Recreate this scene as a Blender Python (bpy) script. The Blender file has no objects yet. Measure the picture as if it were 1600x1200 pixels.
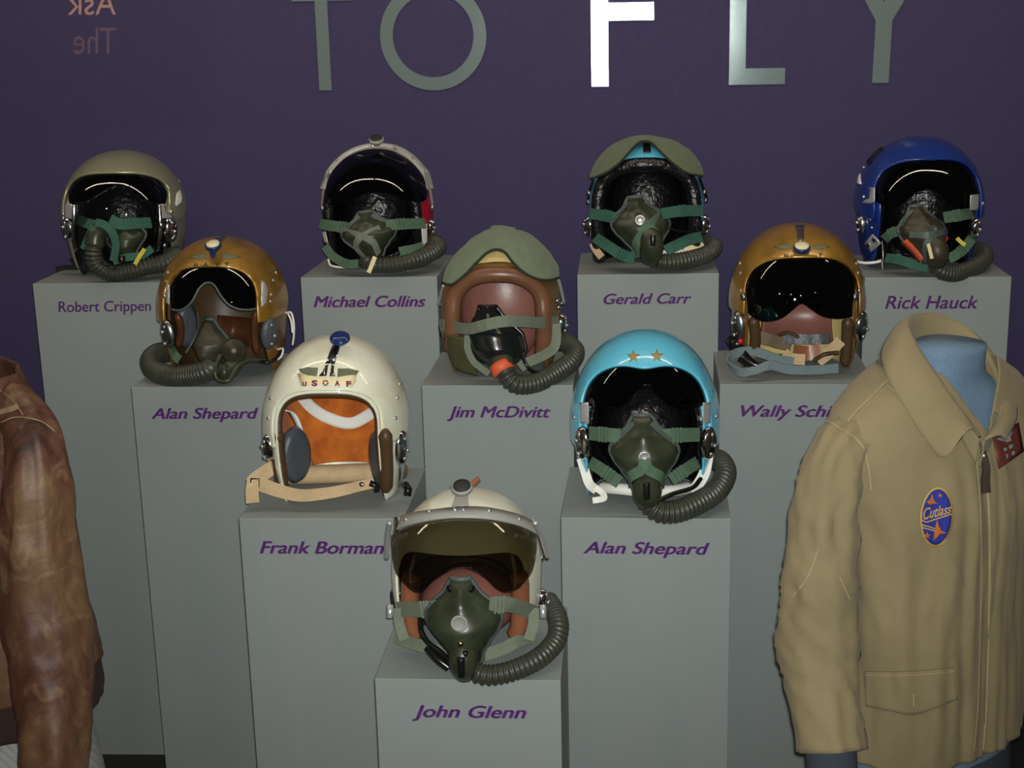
import bpy, bmesh, math, random
import numpy as np
from mathutils import Vector, Matrix, noise
from mathutils.bvhtree import BVHTree

random.seed(7)
sc = bpy.context.scene
COL = sc.collection
V3 = Vector

# ------------------------------------------------------------------ camera
FPX = 2207.9
CAM_Z = 1.6737
PITCH, YAW, ROLL = (math.radians(a) for a in (14.079, 5.043, -1.363))
cy_, sy_, cp_, sp_ = math.cos(YAW), math.sin(YAW), math.cos(PITCH), math.sin(PITCH)
FWD = V3((-sy_ * cp_, cy_ * cp_, -sp_))
_rt = V3((cy_, sy_, 0))
_up = _rt.cross(FWD)
RGT = _rt * math.cos(ROLL) + _up * math.sin(ROLL)
UPV = -_rt * math.sin(ROLL) + _up * math.cos(ROLL)
EYE = V3((0, 0, CAM_Z))
cam_d = bpy.data.cameras.new('camera')
cam_d.sensor_fit = 'HORIZONTAL'
cam_d.sensor_width = 36.0
cam_d.lens = FPX / 1600 * 36.0
cam_d.clip_start = .02
cam = bpy.data.objects.new('camera', cam_d)
COL.objects.link(cam)
cam.matrix_world = Matrix(((RGT.x, UPV.x, -FWD.x, EYE.x), (RGT.y, UPV.y, -FWD.y, EYE.y),
                           (RGT.z, UPV.z, -FWD.z, EYE.z), (0, 0, 0, 1)))
sc.camera = cam

# ------------------------------------------------------------------ light
sc.view_settings.view_transform = 'Standard'
sc.view_settings.look = 'None'
sc.view_settings.gamma = 1
sc.view_settings.use_curve_mapping = False
sc.view_settings.exposure = 0.0
world = bpy.data.worlds.new('gallery_dark')
sc.world = world
world.use_nodes = True
bg = world.node_tree.nodes['Background']
bg.inputs[0].default_value = (.80, .84, .78, 1)
bg.inputs[1].default_value = 0.035
# camera flash, a hand's breadth to the right of the lens
fl_d = bpy.data.lights.new('camera_flash', 'SPOT')
fl_d.energy = 172
fl_d.color = (.965, 1.0, .985)
fl_d.spot_size = math.radians(82)
fl_d.spot_blend = 1.0
fl_d.shadow_soft_size = .011
flash = bpy.data.objects.new('camera_flash', fl_d)
COL.objects.link(flash)
fpos = EYE + RGT * .012 + UPV * .020 + FWD * .01
aim = EYE + FWD * 2.4 + RGT * -.02 + UPV * .30
flash.location = fpos
flash.rotation_euler = (aim - fpos).to_track_quat('-Z', 'Y').to_euler()


def at(px, py, Y):
    """point of the plane y = Y that the photograph shows at this pixel"""
    d = RGT * ((px - 800) / FPX) - UPV * ((py - 600) / FPX) + FWD
    return EYE + d * (Y / d.y)


def pxdir(px, py):
    return (RGT * ((px - 800) / FPX) - UPV * ((py - 600) / FPX) + FWD).normalized()


# ------------------------------------------------------------------ materials
def S(r, g, b, k=1.0):
    def l(c):
        c /= 255
        return (c / 12.92 if c <= .04045 else ((c + .055) / 1.055) ** 2.4) * k
    return (l(r), l(g), l(b), 1)


MATS = {}


def mat(name, col, rough=.5, metal=0.0, coat=0.0, bump=0.0, bscale=200.0, var=0.0, vscale=8.0, col2=None, spec=.5,
        sheen=0.0, bdist=.002, stretch=None, weave=None, emit=None, thresh=None, coatr=.05):
    m = bpy.data.materials.new(name)
    m.use_nodes = True
    nt = m.node_tree
    N, Lk = nt.nodes, nt.links
    p = N['Principled BSDF']
    p.inputs['Base Color'].default_value = col
    p.inputs['Roughness'].default_value = rough
    p.inputs['Metallic'].default_value = metal
    p.inputs['Coat Weight'].default_value = coat
    p.inputs['Coat Roughness'].default_value = coatr
    p.inputs['Specular IOR Level'].default_value = spec
    p.inputs['Sheen Weight'].default_value = sheen
    tc = N.new('ShaderNodeTexCoord')
    src = tc.outputs['Object']
    if stretch:
        mp = N.new('ShaderNodeMapping')
        mp.inputs['Scale'].default_value = stretch
        Lk.new(src, mp.inputs['Vector'])
        src = mp.outputs['Vector']
    if var or col2:
        n = N.new('ShaderNodeTexNoise')
        n.inputs['Scale'].default_value = vscale
        n.inputs['Detail'].default_value = 6
        n.inputs['Roughness'].default_value = .62
        Lk.new(src, n.inputs['Vector'])
        r = N.new('ShaderNodeValToRGB')
        a, b = thresh or (.35, .68)
        r.color_ramp.elements[0].position = a
        r.color_ramp.elements[1].position = b
        c2 = col2 or tuple([c * (1 - var) for c in col[:3]] + [1])
        r.color_ramp.elements[0].color = c2
        r.color_ramp.elements[1].color = col
        Lk.new(n.outputs['Fac'], r.inputs['Fac'])
        Lk.new(r.outputs['Color'], p.inputs['Base Color'])
    if bump:
        if weave:
            w = N.new('ShaderNodeTexWave')
            w.inputs['Scale'].default_value = bscale
            w.bands_direction = weave
            w.inputs['Distortion'].default_value = .4
            Lk.new(src, w.inputs['Vector'])
            h = w.outputs['Fac']
        else:
            nn = N.new('ShaderNodeTexNoise')
            nn.inputs['Scale'].default_value = bscale
            nn.inputs['Detail'].default_value = 4
            Lk.new(src, nn.inputs['Vector'])
            h = nn.outputs['Fac']
        bp = N.new('ShaderNodeBump')
        bp.inputs['Strength'].default_value = bump
        bp.inputs['Distance'].default_value = bdist
        Lk.new(h, bp.inputs['Height'])
        Lk.new(bp.outputs['Normal'], p.inputs['Normal'])
    if emit:
        p.inputs['Emission Color'].default_value = emit[0]
        p.inputs['Emission Strength'].default_value = emit[1]
    MATS[name] = m
    return m


K = 1.75
pedestal_m = mat('grey_paint', S(115, 121, 119, K), .62, var=.05, vscale=1.6, bump=.04, bscale=260, spec=.3)
wall_m = mat('purple_paint', S(52, 47, 74, K), .75, var=.10, vscale=90, bump=.10, bscale=420, spec=.2)
floor_m = mat('dark_carpet', S(30, 34, 32, 1.3), .95, bump=.5, bscale=300, var=.4, vscale=160)
name_m = mat('purple_vinyl', S(98, 58, 118, 1.5), .5, spec=.3)
letter_m = mat('reflective_letter_film', S(108, 122, 120, 1.5), .13, metal=.25, bump=.07, bscale=900, var=.12, vscale=300)
cyan_m = mat('light_blue_gloss', S(78, 158, 182, K), .28, coat=.9, coatr=.04, var=.05, vscale=14)
white_m = mat('cream_white_gloss', S(205, 205, 186, 1.5), .32, coat=.8, coatr=.06, col2=S(180, 176, 150, 1.5), vscale=9, thresh=(.2, .55))
gold_m = mat('gold_paint', S(150, 112, 42, 1.5), .36, metal=.45, coat=.5, coatr=.10, col2=S(112, 84, 32, 1.4), vscale=16, thresh=(.3, .6))
goldw_m = mat('rubbed_gold_paint', S(138, 100, 42, 1.4), .36, metal=.35, coat=.5, coatr=.10, col2=S(92, 62, 30, 1.4), vscale=11, thresh=(.35, .6))
silver_m = mat('silver_olive_paint', S(140, 140, 112, 1.5), .30, metal=.5, coat=.4, coatr=.08)
royal_m = mat('royal_blue_gloss', S(18, 44, 112, 1.5), .3, coat=.8, coatr=.05, var=.2, vscale=12)
oliveshell_m = mat('olive_shell_paint', S(70, 72, 44, 1.5), .5, var=.25, vscale=30)
brownshell_m = mat('tan_brown_shell_paint', S(112, 82, 42, 1.3), .45, var=.25, vscale=30)
greymetal_m = mat('grey_metal_paint', S(132, 132, 126, 1.5), .5, coat=.1)
chrome_m = mat('chrome', (.62, .62, .64, 1), .12, metal=1.0, bump=.15, bscale=90)
steel_m = mat('dull_steel', (.42, .42, .42, 1), .3, metal=1.0)
alu_m = mat('brushed_aluminium', (.72, .72, .72, 1), .35, metal=.6, bump=.2, bscale=300)
blackl_m = mat('black_leather', (.006, .006, .007, 1), .30, bump=1.0, bscale=48, bdist=.007, spec=.6)
brownl_m = mat('brown_leather_roll', S(146, 92, 64, 1.25), .36, var=.30, vscale=14, bump=.15, bscale=90)
darkbrl_m = mat('dark_brown_leather', S(78, 58, 36, 1.3), .45, var=.3, vscale=30)
umber_m = mat('umber_leather_roll', S(118, 80, 56, 1.25), .34, var=.30, vscale=14, bump=.2, bscale=90)
rust_m = mat('rust_brown_leather', S(92, 56, 34, 1.15), .42, var=.35, vscale=25)
pinkl_m = mat('pink_brown_leather', S(132, 86, 76, 1.4), .36, var=.18, vscale=18, bump=.2, bscale=60)
orange_m = mat('orange_felt', S(186, 104, 28, 1.5), .9, col2=S(150, 72, 18, 1.4), vscale=22, sheen=.2, bump=.2, bscale=200)
whitetape_m = mat('white_foam_tape', S(208, 208, 200, 1.5), .6, bump=.5, bscale=160)
creampad_m = mat('cream_padding', S(200, 178, 118, 1.4), .8, var=.2, vscale=40)
greypad_m = mat('grey_leather_pad', S(70, 74, 78, 1.3), .4, bump=.8, bscale=120)
mask_m = mat('olive_mask_rubber', S(52, 58, 42, 1.35), .34, var=.45, vscale=24, bump=.12, bscale=90)
maskb_m = mat('black_mask_rubber', S(22, 26, 26, 1.1), .24, coat=.2)
maskbr_m = mat('brown_mask_rubber', S(58, 54, 40, 1.3), .45, var=.3, vscale=40)
rim_m = mat('grey_green_rubber', S(70, 80, 76, 1.25), .5)
hose_m = mat('dark_hose_rubber', S(58, 60, 50, 1.3), .40, var=.2, vscale=40)
conn_m = mat('black_plastic', (.008, .008, .008, 1), .25)
strap_m = mat('green_webbing', S(74, 98, 78, 1.45), .85, bump=.5, bscale=350, var=.18, vscale=60)
strapteal_m = mat('teal_green_webbing', S(46, 86, 72, 1.45), .8, bump=.4, bscale=350, var=.2, vscale=50)
strapg_m = mat('grey_green_webbing', S(104, 112, 96, 1.45), .85, bump=.5, bscale=350, var=.15, vscale=60)
strapblue_m = mat('grey_blue_webbing', S(104, 118, 120, 1.4), .85, bump=.4, bscale=350, var=.15, vscale=60)
straptan_m = mat('tan_cotton_webbing', S(182, 158, 122, 1.45), .85, bump=.4, bscale=350, var=.2, vscale=30)
strapbr_m = mat('brown_grey_webbing', S(112, 98, 78, 1.4), .85, bump=.4, bscale=350)
whiteweb_m = mat('white_leather_strap', S(205, 205, 195, 1.5), .5, bump=.2, bscale=90)
cloth_m = mat('olive_cotton_cloth', S(84, 94, 68, 1.45), .9, bump=.4, bscale=300, var=.12, vscale=25, sheen=.15)
clothg_m = mat('grey_green_cotton_cloth', S(98, 110, 88, 1.45), .9, bump=.4, bscale=300, var=.15, vscale=25, sheen=.15)
clothb_m = mat('dark_binding_tape', S(40, 40, 34, 1.2), .9)
blackcl_m = mat('black_cloth', (.006, .006, .007, 1), .9)
red_m = mat('red_paint', S(150, 14, 24, 1.5), .4)
orangeplastic_m = mat('orange_tag', S(196, 84, 52, 1.4), .5)
yellow_m = mat('yellow_tag', S(190, 180, 70, 1.3), .5)
cream_m = mat('ivory_knob', S(205, 198, 160, 1.4), .35)
navy_m = mat('navy_blue_enamel', S(24, 44, 92, 1.3), .25, coat=.6)
rubberdot_m = mat('black_rubber_knob', S(40, 40, 36, 1.2), .6, bump=.4, bscale=250)
ink_m = mat('faded_dark_ink', S(56, 62, 42, 1.2), .5)
inkred_m = mat('maroon_ink', S(110, 36, 66, 1.4), .5)
wing_m = mat('grey_wing_decal', S(98, 104, 82, 1.4), .45, var=.3, vscale=200)
tapec_m = mat('yellowed_tape', S(206, 192, 150, 1.5), .5)
star_m = mat('gold_star_decal', S(142, 120, 62, 1.4), .42, metal=.3)
lamp_m = mat('lit_fluorescent_tube', (0, 0, 0, 1), emit=((1, .83, .64, 1), 34.0))
bulb_m = mat('lit_warm_bulb', (0, 0, 0, 1), emit=((1, .66, .40, 1), 1500.0))
signl_m = mat('lit_orange_lettering', (0, 0, 0, 1), emit=((1, .50, .26, 1), 6.0))
signd_m = mat('dim_orange_lettering', (0, 0, 0, 1), emit=((1, .52, .30, 1), 1.3))
signb_m = mat('black_sign_board', (.003, .003, .003, 1), .9)
khaki_m = mat('khaki_cotton', S(134, 121, 90, 1.35), .9, col2=S(119, 108, 79, 1.35), vscale=6, thresh=(.3, .7), bump=.25, bscale=420, sheen=.1)
khakid_m = mat('khaki_seam_thread', S(150, 135, 102, 1.4), .9)
blueform_m = mat('blue_heather_jersey', S(98, 122, 144, 1.5), .95, bump=.5, bscale=260, col2=S(84, 104, 122, 1.5), vscale=420)
greyform_m = mat('dark_grey_jersey', S(58, 66, 76, 1.3), .95, bump=.4, bscale=260)
whiteknit_m = mat('white_ribbed_knit', S(150, 152, 150, 1.4), .95, bump=1.0, bscale=34, weave='DIAGONAL')
darkknit_m = mat('dark_brown_rib_knit', S(54, 38, 34, 1.3), .95, bump=.8, bscale=60, weave='X')
zipper_m = mat('zip_teeth', (.4, .4, .38, 1), .35, metal=.9)
tabbr_m = mat('dark_leather_tab', S(62, 50, 44, 1.3), .5, var=.3, vscale=60)
badge_m = mat('maroon_leather_badge', S(98, 48, 38, 1.25), .5, var=.2, vscale=80)
patchblue_m = mat('royal_blue_embroidery', S(36, 44, 130, 1.4), .85, bump=.4, bscale=500)
patchgold_m = mat('gold_embroidery', S(176, 142, 70, 1.4), .8, bump=.4, bscale=500)
patchor_m = mat('orange_embroidery', S(166, 96, 26, 1.4), .8, bump=.4, bscale=500)
slate_m = mat('light_grey_paint', S(128, 130, 124, 1.5), .7)
screw_m = mat('bright_screw', (.75, .75, .72, 1), .25, metal=.9)


def leather_mat():
    m = bpy.data.materials.new('worn_brown_leather')
    m.use_nodes = True
    nt = m.node_tree
    N, Lk = nt.nodes, nt.links
    p = N['Principled BSDF']
    tc = N.new('ShaderNodeTexCoord')
    n1 = N.new('ShaderNodeTexNoise')
    n1.inputs['Scale'].default_value = 7
    n1.inputs['Detail'].default_value = 8
    n1.inputs['Roughness'].default_value = .7
    n1.inputs['Distortion'].default_value = .8
    mp = N.new('ShaderNodeMapping')
    mp.inputs['Scale'].default_value = (1, 1, .45)
    Lk.new(tc.outputs['Object'], mp.inputs['Vector'])
    Lk.new(mp.outputs['Vector'], n1.inputs['Vector'])
    r1 = N.new('ShaderNodeValToRGB')
    e = r1.color_ramp.elements
    e[0].position, e[0].color = .36, S(52, 35, 28, 1.2)
    e[1].position, e[1].color = .68, S(136, 110, 78, 1.2)
    a = e.new(.47)
    a.color = S(86, 54, 42, 1.2)
    b = e.new(.58)
    b.color = S(104, 78, 56, 1.2)
    Lk.new(n1.outputs['Fac'], r1.inputs['Fac'])
    n2 = N.new('ShaderNodeTexNoise')
    n2.inputs['Scale'].default_value = 26
    n2.inputs['Detail'].default_value = 7
    n2.inputs['Distortion'].default_value = .9
    Lk.new(tc.outputs['Object'], n2.inputs['Vector'])
    r2 = N.new('ShaderNodeValToRGB')
    r2.color_ramp.elements[0].position = .56
    r2.color_ramp.elements[1].position = .95
    Lk.new(n2.outputs['Fac'], r2.inputs['Fac'])
    mx = N.new('ShaderNodeMix')
    mx.data_type = 'RGBA'
    Lk.new(r2.outputs['Color'], mx.inputs[0])
    Lk.new(r1.outputs['Color'], mx.inputs[6])
    mx.inputs[7].default_value = S(146, 122, 92, 1.15)
    Lk.new(mx.outputs[2], p.inputs['Base Color'])
    p.inputs['Roughness'].default_value = .50
    p.inputs['Specular IOR Level'].default_value = .36
    bp = N.new('ShaderNodeBump')
    bp.inputs['Strength'].default_value = .55
    bp.inputs['Distance'].default_value = .003
    Lk.new(n2.outputs['Fac'], bp.inputs['Height'])
    Lk.new(bp.outputs['Normal'], p.inputs['Normal'])
    return m


leather_m = leather_mat()


def glassy(name, tint, refl=.9, rough=.02):
    """tinted clear sheet: lets tinted light through, mirrors a little by angle"""
    m = bpy.data.materials.new(name)
    m.use_nodes = True
    nt = m.node_tree
    N, Lk = nt.nodes, nt.links
    N.remove(N['Principled BSDF'])
    out = N['Material Output']
    t = N.new('ShaderNodeBsdfTransparent')
    t.inputs[0].default_value = tint
    g = N.new('ShaderNodeBsdfGlossy')
    g.inputs['Roughness'].default_value = rough
    g.inputs['Color'].default_value = (refl, refl, refl, 1)
    f = N.new('ShaderNodeFresnel')
    f.inputs['IOR'].default_value = 1.5
    cl = N.new('ShaderNodeMath')
    cl.operation = 'MINIMUM'
    cl.inputs[1].default_value = .16
    Lk.new(f.outputs[0], cl.inputs[0])
    mx = N.new('ShaderNodeMixShader')
    Lk.new(cl.outputs[0], mx.inputs[0])
    Lk.new(t.outputs[0], mx.inputs[1])
    Lk.new(g.outputs[0], mx.inputs[2])
    Lk.new(mx.outputs[0], out.inputs['Surface'])
    return m


visor_m = glassy('dark_tinted_visor', (.045, .04, .035, 1), 1.0, .012)
visorsmoke_m = glassy('smoky_green_visor', (.52, .50, .42, 1), 1.0, .015)
visorclear_m = glassy('clear_visor', (.80, .80, .80, 1), 1.0, .02)
pane_m = glassy('clear_glass', (1, 1, 1, 1), 1.0, .0)

# ------------------------------------------------------------------ mesh helpers (all take world points)
INV = {}


def link(name, me, parent=None, m=None):
    o = bpy.data.objects.new(name, me)
    COL.objects.link(o)
    if m is not None:
        me.materials.append(m)
    if parent is not None:
        o.parent = parent
        INV[o] = INV.get(parent, Matrix())
    return o


def tag(o, label, cat, group=None, kind=None):
    if label:
        o['label'] = label
    if cat:
        o['category'] = cat
    if group:
        o['group'] = group
    if kind:
        o['kind'] = kind
    return o


def thing(name, label, cat, loc, group=None, yaw=0.0):
    o = bpy.data.objects.new(name, None)
    COL.objects.link(o)
    o.empty_display_size = .05
    o.location = loc
    o.rotation_euler = (0, 0, yaw)
    M = Matrix.Translation(V3(loc)) @ Matrix.Rotation(yaw, 4, 'Z')
    INV[o] = M.inverted()
    return tag(o, label, cat, group)


def mesh(name, verts, faces, m, parent=None, smooth=True, solid=None, offset=-1, sub=0, bevel=None, label=None):
    Mi = INV.get(parent)
    vs = [tuple(Mi @ V3(v)) if Mi is not None else tuple(v) for v in verts]
    me = bpy.data.meshes.new(name)
    me.from_pydata(vs, [], faces)
    me.update()
    bm = bmesh.new()
    bm.from_mesh(me)
    bmesh.ops.remove_doubles(bm, verts=bm.verts, dist=1e-6)
    bmesh.ops.recalc_face_normals(bm, faces=bm.faces)
    bm.to_mesh(me)
    bm.free()
    if smooth:
        me.polygons.foreach_set('use_smooth', [True] * len(me.polygons))
    o = link(name, me, parent, m)
    if bevel:
        b = o.modifiers.new('bevel', 'BEVEL')
        b.width = bevel
        b.segments = 2
        b.limit_method = 'ANGLE'
    if solid:
        s = o.modifiers.new('solid', 'SOLIDIFY')
        s.thickness = solid
        s.offset = offset
        s.use_even_offset = False
    if sub:
        s = o.modifiers.new('sub', 'SUBSURF')
        s.levels = s.render_levels = sub
    if label:
        o['label'] = label
    return o


def gridf(nu, nv, cu=False, cv=False):
    f = []
    for i in range(nu if cu else nu - 1):
        for j in range(nv if cv else nv - 1):
            a, b = i, (i + 1) % nu
            c, d = j, (j + 1) % nv
            f.append((a * nv + c, b * nv + c, b * nv + d, a * nv + d))
    return f


class Acc:
    """collects several shapes of one part into one mesh"""
    def __init__(s):
        s.v, s.f = [], []

    def add(s, vf):
        n = len(s.v)
        s.v += list(vf[0])
        s.f += [tuple(i + n for i in q) for q in vf[1]]
        return s

    def build(s, name, m, parent=None, **k):
        return mesh(name, s.v, s.f, m, parent, **k)


def spline(pts, n):
    P = [V3(p) for p in pts]
    if len(P) == 2:
        return [P[0].lerp(P[1], i / (n - 1)) for i in range(n)]
    P = [P[0] * 2 - P[1]] + P + [P[-1] * 2 - P[-2]]
    dense = []
    for i in range(1, len(P) - 2):
        a, b, c, d = P[i - 1:i + 3]
        for k in range(16):
            t = k / 16
            dense.append(.5 * ((2 * b) + (c - a) * t + (2 * a - 5 * b + 4 * c - d) * t * t + (3 * b - a - 3 * c + d) * t ** 3))
    dense.append(P[-2])
    L = [0]
    for i in range(1, len(dense)):
        L.append(L[-1] + (dense[i] - dense[i - 1]).length)
    out, j = [], 0
    for i in range(n):
        s = L[-1] * i / (n - 1)
        while j < len(L) - 2 and L[j + 1] < s:
            j += 1
        t = (s - L[j]) / max(L[j + 1] - L[j], 1e-9)
        out.append(dense[j].lerp(dense[j + 1], min(max(t, 0), 1)))
    return out


def length(pts):
    return sum((pts[i + 1] - pts[i]).length for i in range(len(pts) - 1))


def tube(pts, r, sides=12, caps=True, flat=None):
    """r: number or function of 0..1; flat: (direction, factor) squeezes the section"""
    n = len(pts)
    pts = [V3(p) for p in pts]
    T = [(pts[min(i + 1, n - 1)] - pts[max(i - 1, 0)]).normalized() for i in range(n)]
    u = T[0].orthogonal().normalized()
    v, f = [], []
    for i in range(n):
        u = (u - T[i] * u.dot(T[i])).normalized()
        w = T[i].cross(u)
        R = r(i / (n - 1)) if callable(r) else r
        for k in range(sides):
            a = 2 * math.pi * k / sides
            v.append(pts[i] + (u * math.cos(a) + w * math.sin(a)) * R)
    f = gridf(n, sides, False, True)
    if caps:
        f.append(tuple(range(sides))[::-1])
        f.append(tuple((n - 1) * sides + k for k in range(sides)))
    return v, f


def hose_vf(pts, r=.021, pitch=.0088, amp=.15):
    p0 = spline(pts, 200)
    Ln = length(p0)
    n = int(Ln / pitch * 6)
    p = spline(pts, n)
    return tube(p, lambda t: r * (1 - amp + amp * 2 * abs(math.sin(math.pi * t * Ln / pitch)) ** .8), 18)


def ribbon(pts, width, thick, nrm, n=24):
    """strap: centre points, width, thickness; nrm = one facing direction or one per point"""
    p = spline(pts, n)
    if isinstance(nrm, (list, tuple)) and isinstance(nrm[0], (list, tuple, Vector)):
        nn = spline(nrm, n)
    else:
        nn = [V3(nrm)] * n
    v = []
    for i in range(n):
        t = (p[min(i + 1, n - 1)] - p[max(i - 1, 0)]).normalized()
        nm = nn[i] - t * nn[i].dot(t)
        nm = nm.normalized() if nm.length > 1e-6 else t.orthogonal().normalized()
        w = t.cross(nm)
        W = (width(i / (n - 1)) if callable(width) else width) / 2
        for a, b in ((-1, -1), (1, -1), (1, 1), (-1, 1)):
            v.append(p[i] + w * (a * W) + nm * (b * thick / 2))
    f = gridf(n, 4, False, True)
    f += [(3, 2, 1, 0), tuple((n - 1) * 4 + k for k in range(4))]
    return v, f


def box_vf(c, x, y, z, sx, sy, sz):
    c, x, y, z = V3(c), V3(x).normalized(), V3(y).normalized(), V3(z).normalized()
    v = [c + x * (i * sx / 2) + y * (j * sy / 2) + z * (k * sz / 2) for i in (-1, 1) for j in (-1, 1) for k in (-1, 1)]
    return v, [(0, 1, 3, 2), (4, 6, 7, 5), (0, 4, 5, 1), (2, 3, 7, 6), (0, 2, 6, 4), (1, 5, 7, 3)]


def disc_vf(c, n, prof, sides=20, sx=1.0, up=(0, 0, 1)):
    """lathe: prof = [(radius, height)...] about axis n from c"""
    c, n = V3(c), V3(n).normalized()
    u = V3(up) - n * V3(up).dot(n)
    u = u.normalized() if u.length > 1e-5 else n.orthogonal().normalized()
    w = n.cross(u)
    v = []
    for r, h in prof:
        for k in range(sides):
            a = 2 * math.pi * k / sides
            v.append(c + (u * math.cos(a) + w * math.sin(a) * sx) * r + n * h)
    f = gridf(len(prof), sides, False, True)
    f += [tuple(range(sides))[::-1], tuple((len(prof) - 1) * sides + k for k in range(sides))]
    return v, f


def dome_prof(r, h):
    return [(r, 0), (r * .95, h * .45), (r * .75, h * .8), (r * .4, h * .97), (r * .05, h)]


def clip(verts, faces, vals):
    """keeps the side of the mesh where vals >= 0, cutting faces cleanly"""
    nv, cache, out, keep = list(verts), {}, [], {}

    def cut(a, b):
        k = (min(a, b), max(a, b))
        if k not in cache:
            t = vals[a] / (vals[a] - vals[b])
            nv.append(V3(verts[a]).lerp(V3(verts[b]), t))
            cache[k] = len(nv) - 1
        return cache[k]
    for f in faces:
        ins = [vals[i] >= 0 for i in f]
        if all(ins):
            out.append(tuple(f))
        elif any(ins):
            q = []
            for i in range(len(f)):
                a, b = f[i], f[(i + 1) % len(f)]
                if vals[a] >= 0:
                    q.append(a)
                if (vals[a] >= 0) != (vals[b] >= 0):
                    q.append(cut(a, b))
            if len(q) >= 3:
                out.append(tuple(q))
    used = sorted({i for f in out for i in f})
    mp = {o: i for i, o in enumerate(used)}
    return [nv[i] for i in used], [tuple(mp[i] for i in f) for f in out]


def text_vf(body, shear=0.0, bold=0.0, ext=.002, size=1.0):
    """flat lettering in its own plane: points (x, y, z) with the baseline at y = 0"""
    cu = bpy.data.curves.new('lettering', 'FONT')
    cu.body = body
    cu.size = size
    cu.shear = shear
    cu.offset = bold
    cu.extrude = ext
    cu.resolution_u = 6
    o = bpy.data.objects.new('lettering', cu)
    COL.objects.link(o)
    bpy.context.view_layer.update()
    dg = bpy.context.evaluated_depsgraph_get()
    me = bpy.data.meshes.new_from_object(o.evaluated_get(dg))
    v = [V3(p.co) for p in me.vertices]
    f = [tuple(p.vertices) for p in me.polygons]
    bpy.data.objects.remove(o)
    bpy.data.curves.remove(cu)
    bpy.data.meshes.remove(me)
    return v, f


def bvh_of(o):
    """world-space BVH of an object with its modifiers left out"""
    M = INV.get(o, Matrix()).inverted()
    me = o.data
    return BVHTree.FromPolygons([M @ v.co for v in me.vertices], [tuple(p.vertices) for p in me.polygons])


# ------------------------------------------------------------------ the setting
def plane(name, pts, m, kind='structure', thick=.02):
    o = mesh(name, pts, [(0, 1, 2, 3)], m, None, smooth=False, solid=thick, offset=1)
    o['kind'] = kind
    return o


WALL_Y = 3.36
b = box_vf((-.1, WALL_Y + .05, 1.35), (1, 0, 0), (0, 1, 0), (0, 0, 1), 5.0, .10, 2.9)
tag(mesh('wall_back', b[0], b[1], wall_m, None, smooth=False), None, None, None, 'structure')
b = box_vf((-.1, 1.85, -.05), (1, 0, 0), (0, 1, 0), (0, 0, 1), 5.0, 3.2, .10)
tag(mesh('floor', b[0], b[1], floor_m, None, smooth=False), None, None, None, 'structure')

# big raised letters on the wall
LG = 'silver letters on the purple wall'


def letter(ch, label, polys=None, ring=None):
    t = WALL_Y - .004
    a = Acc()
    tilt = lambda x: 1.5405 - .0068 * (x + .1)
    if polys:
        for q in polys:
            n = len(q)
            v = [V3((x, WALL_Y, tilt(x) + z)) for x, z in q] + [V3((x, t, tilt(x) + z)) for x, z in q]
            f = [tuple(range(n)), tuple(range(2 * n - 1, n - 1, -1))] + [(i, (i + 1) % n, n + (i + 1) % n, n + i) for i in range(n)]
            a.add((v, f))
    if ring:
        x0, z0, ro, ri = ring
        v = []
        N = 72
        for rr, yy in ((ro, WALL_Y), (ro, t), (ri, t), (ri, WALL_Y)):
            v += [V3((x0 + rr * math.cos(2 * math.pi * k / N), yy, z0 + rr * math.sin(2 * math.pi * k / N))) for k in range(N)]
        a.add((v, gridf(4, N, True, True)))
    o = a.build('wall_letter', letter_m, None, smooth=False)
    return tag(o, label, 'letter', LG)


CH = .250


def bar(x0, z0, x1, z1):
    return [(x0, z0), (x1, z0), (x1, z1), (x0, z1)]


letter('T', 'silver letter T on the purple wall, left of the big round O', [bar(-.736, 0, -.7065, .2035), bar(-.790, .2035, -.648, .238)])
letter('O', 'big round silver letter O on the purple wall', ring=(-.461, 1.664, .1245, .0945))
letter('F', 'silver letter F shining brightest on the purple wall', [bar(-.0945, 0, -.0545, CH), bar(-.0545, .1475, .0500, .188), bar(-.0545, CH - .038, .065, CH)])
letter('L', 'silver letter L on the purple wall, above the gold-starred light blue helmet', [bar(.2220, 0, .2595, CH), bar(.2595, 0, .3495, .0365)])
letter('Y', 'silver letter Y on the purple wall, rightmost in the row', [[(.546, 0), (.583, 0), (.586, .138), (.650, CH), (.608, CH), (.566, .178), (.527, CH), (.485, CH), (.549, .138)]])

# ------------------------------------------------------------------ pedestals
PED = {'a': (-1.1759, 2.9980, 1.1516, .0295), 'b': (-0.5701, 2.9870, 1.1612, -.0091), 'c': (0.0320, 2.9800, 1.1636, .0077),
       'd': (0.6367, 2.9868, 1.1504, -.0176), 'e': (-0.8623, 2.7007, 0.9894, .0070), 'f': (-0.2668, 2.6875, 0.9944, -.0017),
       'g': (0.3187, 2.6938, 0.9935, -.0129), 'h': (-0.5603, 2.3700, 0.8282, .0120), 'i': (0.0218, 2.3797, 0.8288, -.0090),
       'j': (-0.2659, 2.0680, 0.6642, .0100)}
NAMES = {'a': ('Robert Crippen', 92.5, 236, 487, 470.5, .10, .012), 'b': ('Michael Collins', 489.5, 666, 480, 462.5, .30, .036),
         'c': ('Gerald Carr', 942.5, 1081, 475, 458.5, .30, .036), 'd': ('Rick Hauck', 1383, 1528, 482.5, 462.5, .22, .022),
         'e': ('Alan Shepard', 236.5, 405, 654, 637, .30, .036), 'f': ('Jim McDivitt', 698, 861, 652, 634.5, .30, .036),
         'g': ('Wally Schirra', 1157, 1340, 651, 633, .30, .036), 'h': ('Frank Borman', 406, 601, 864, 845, .30, .036),
         'i': ('Alan Shepard', 911, 1109, 864.5, 846, .30, .036), 'j': ('John Glenn', 643.5, 823, 1119.5, 1100.5, .30, .036)}
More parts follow.
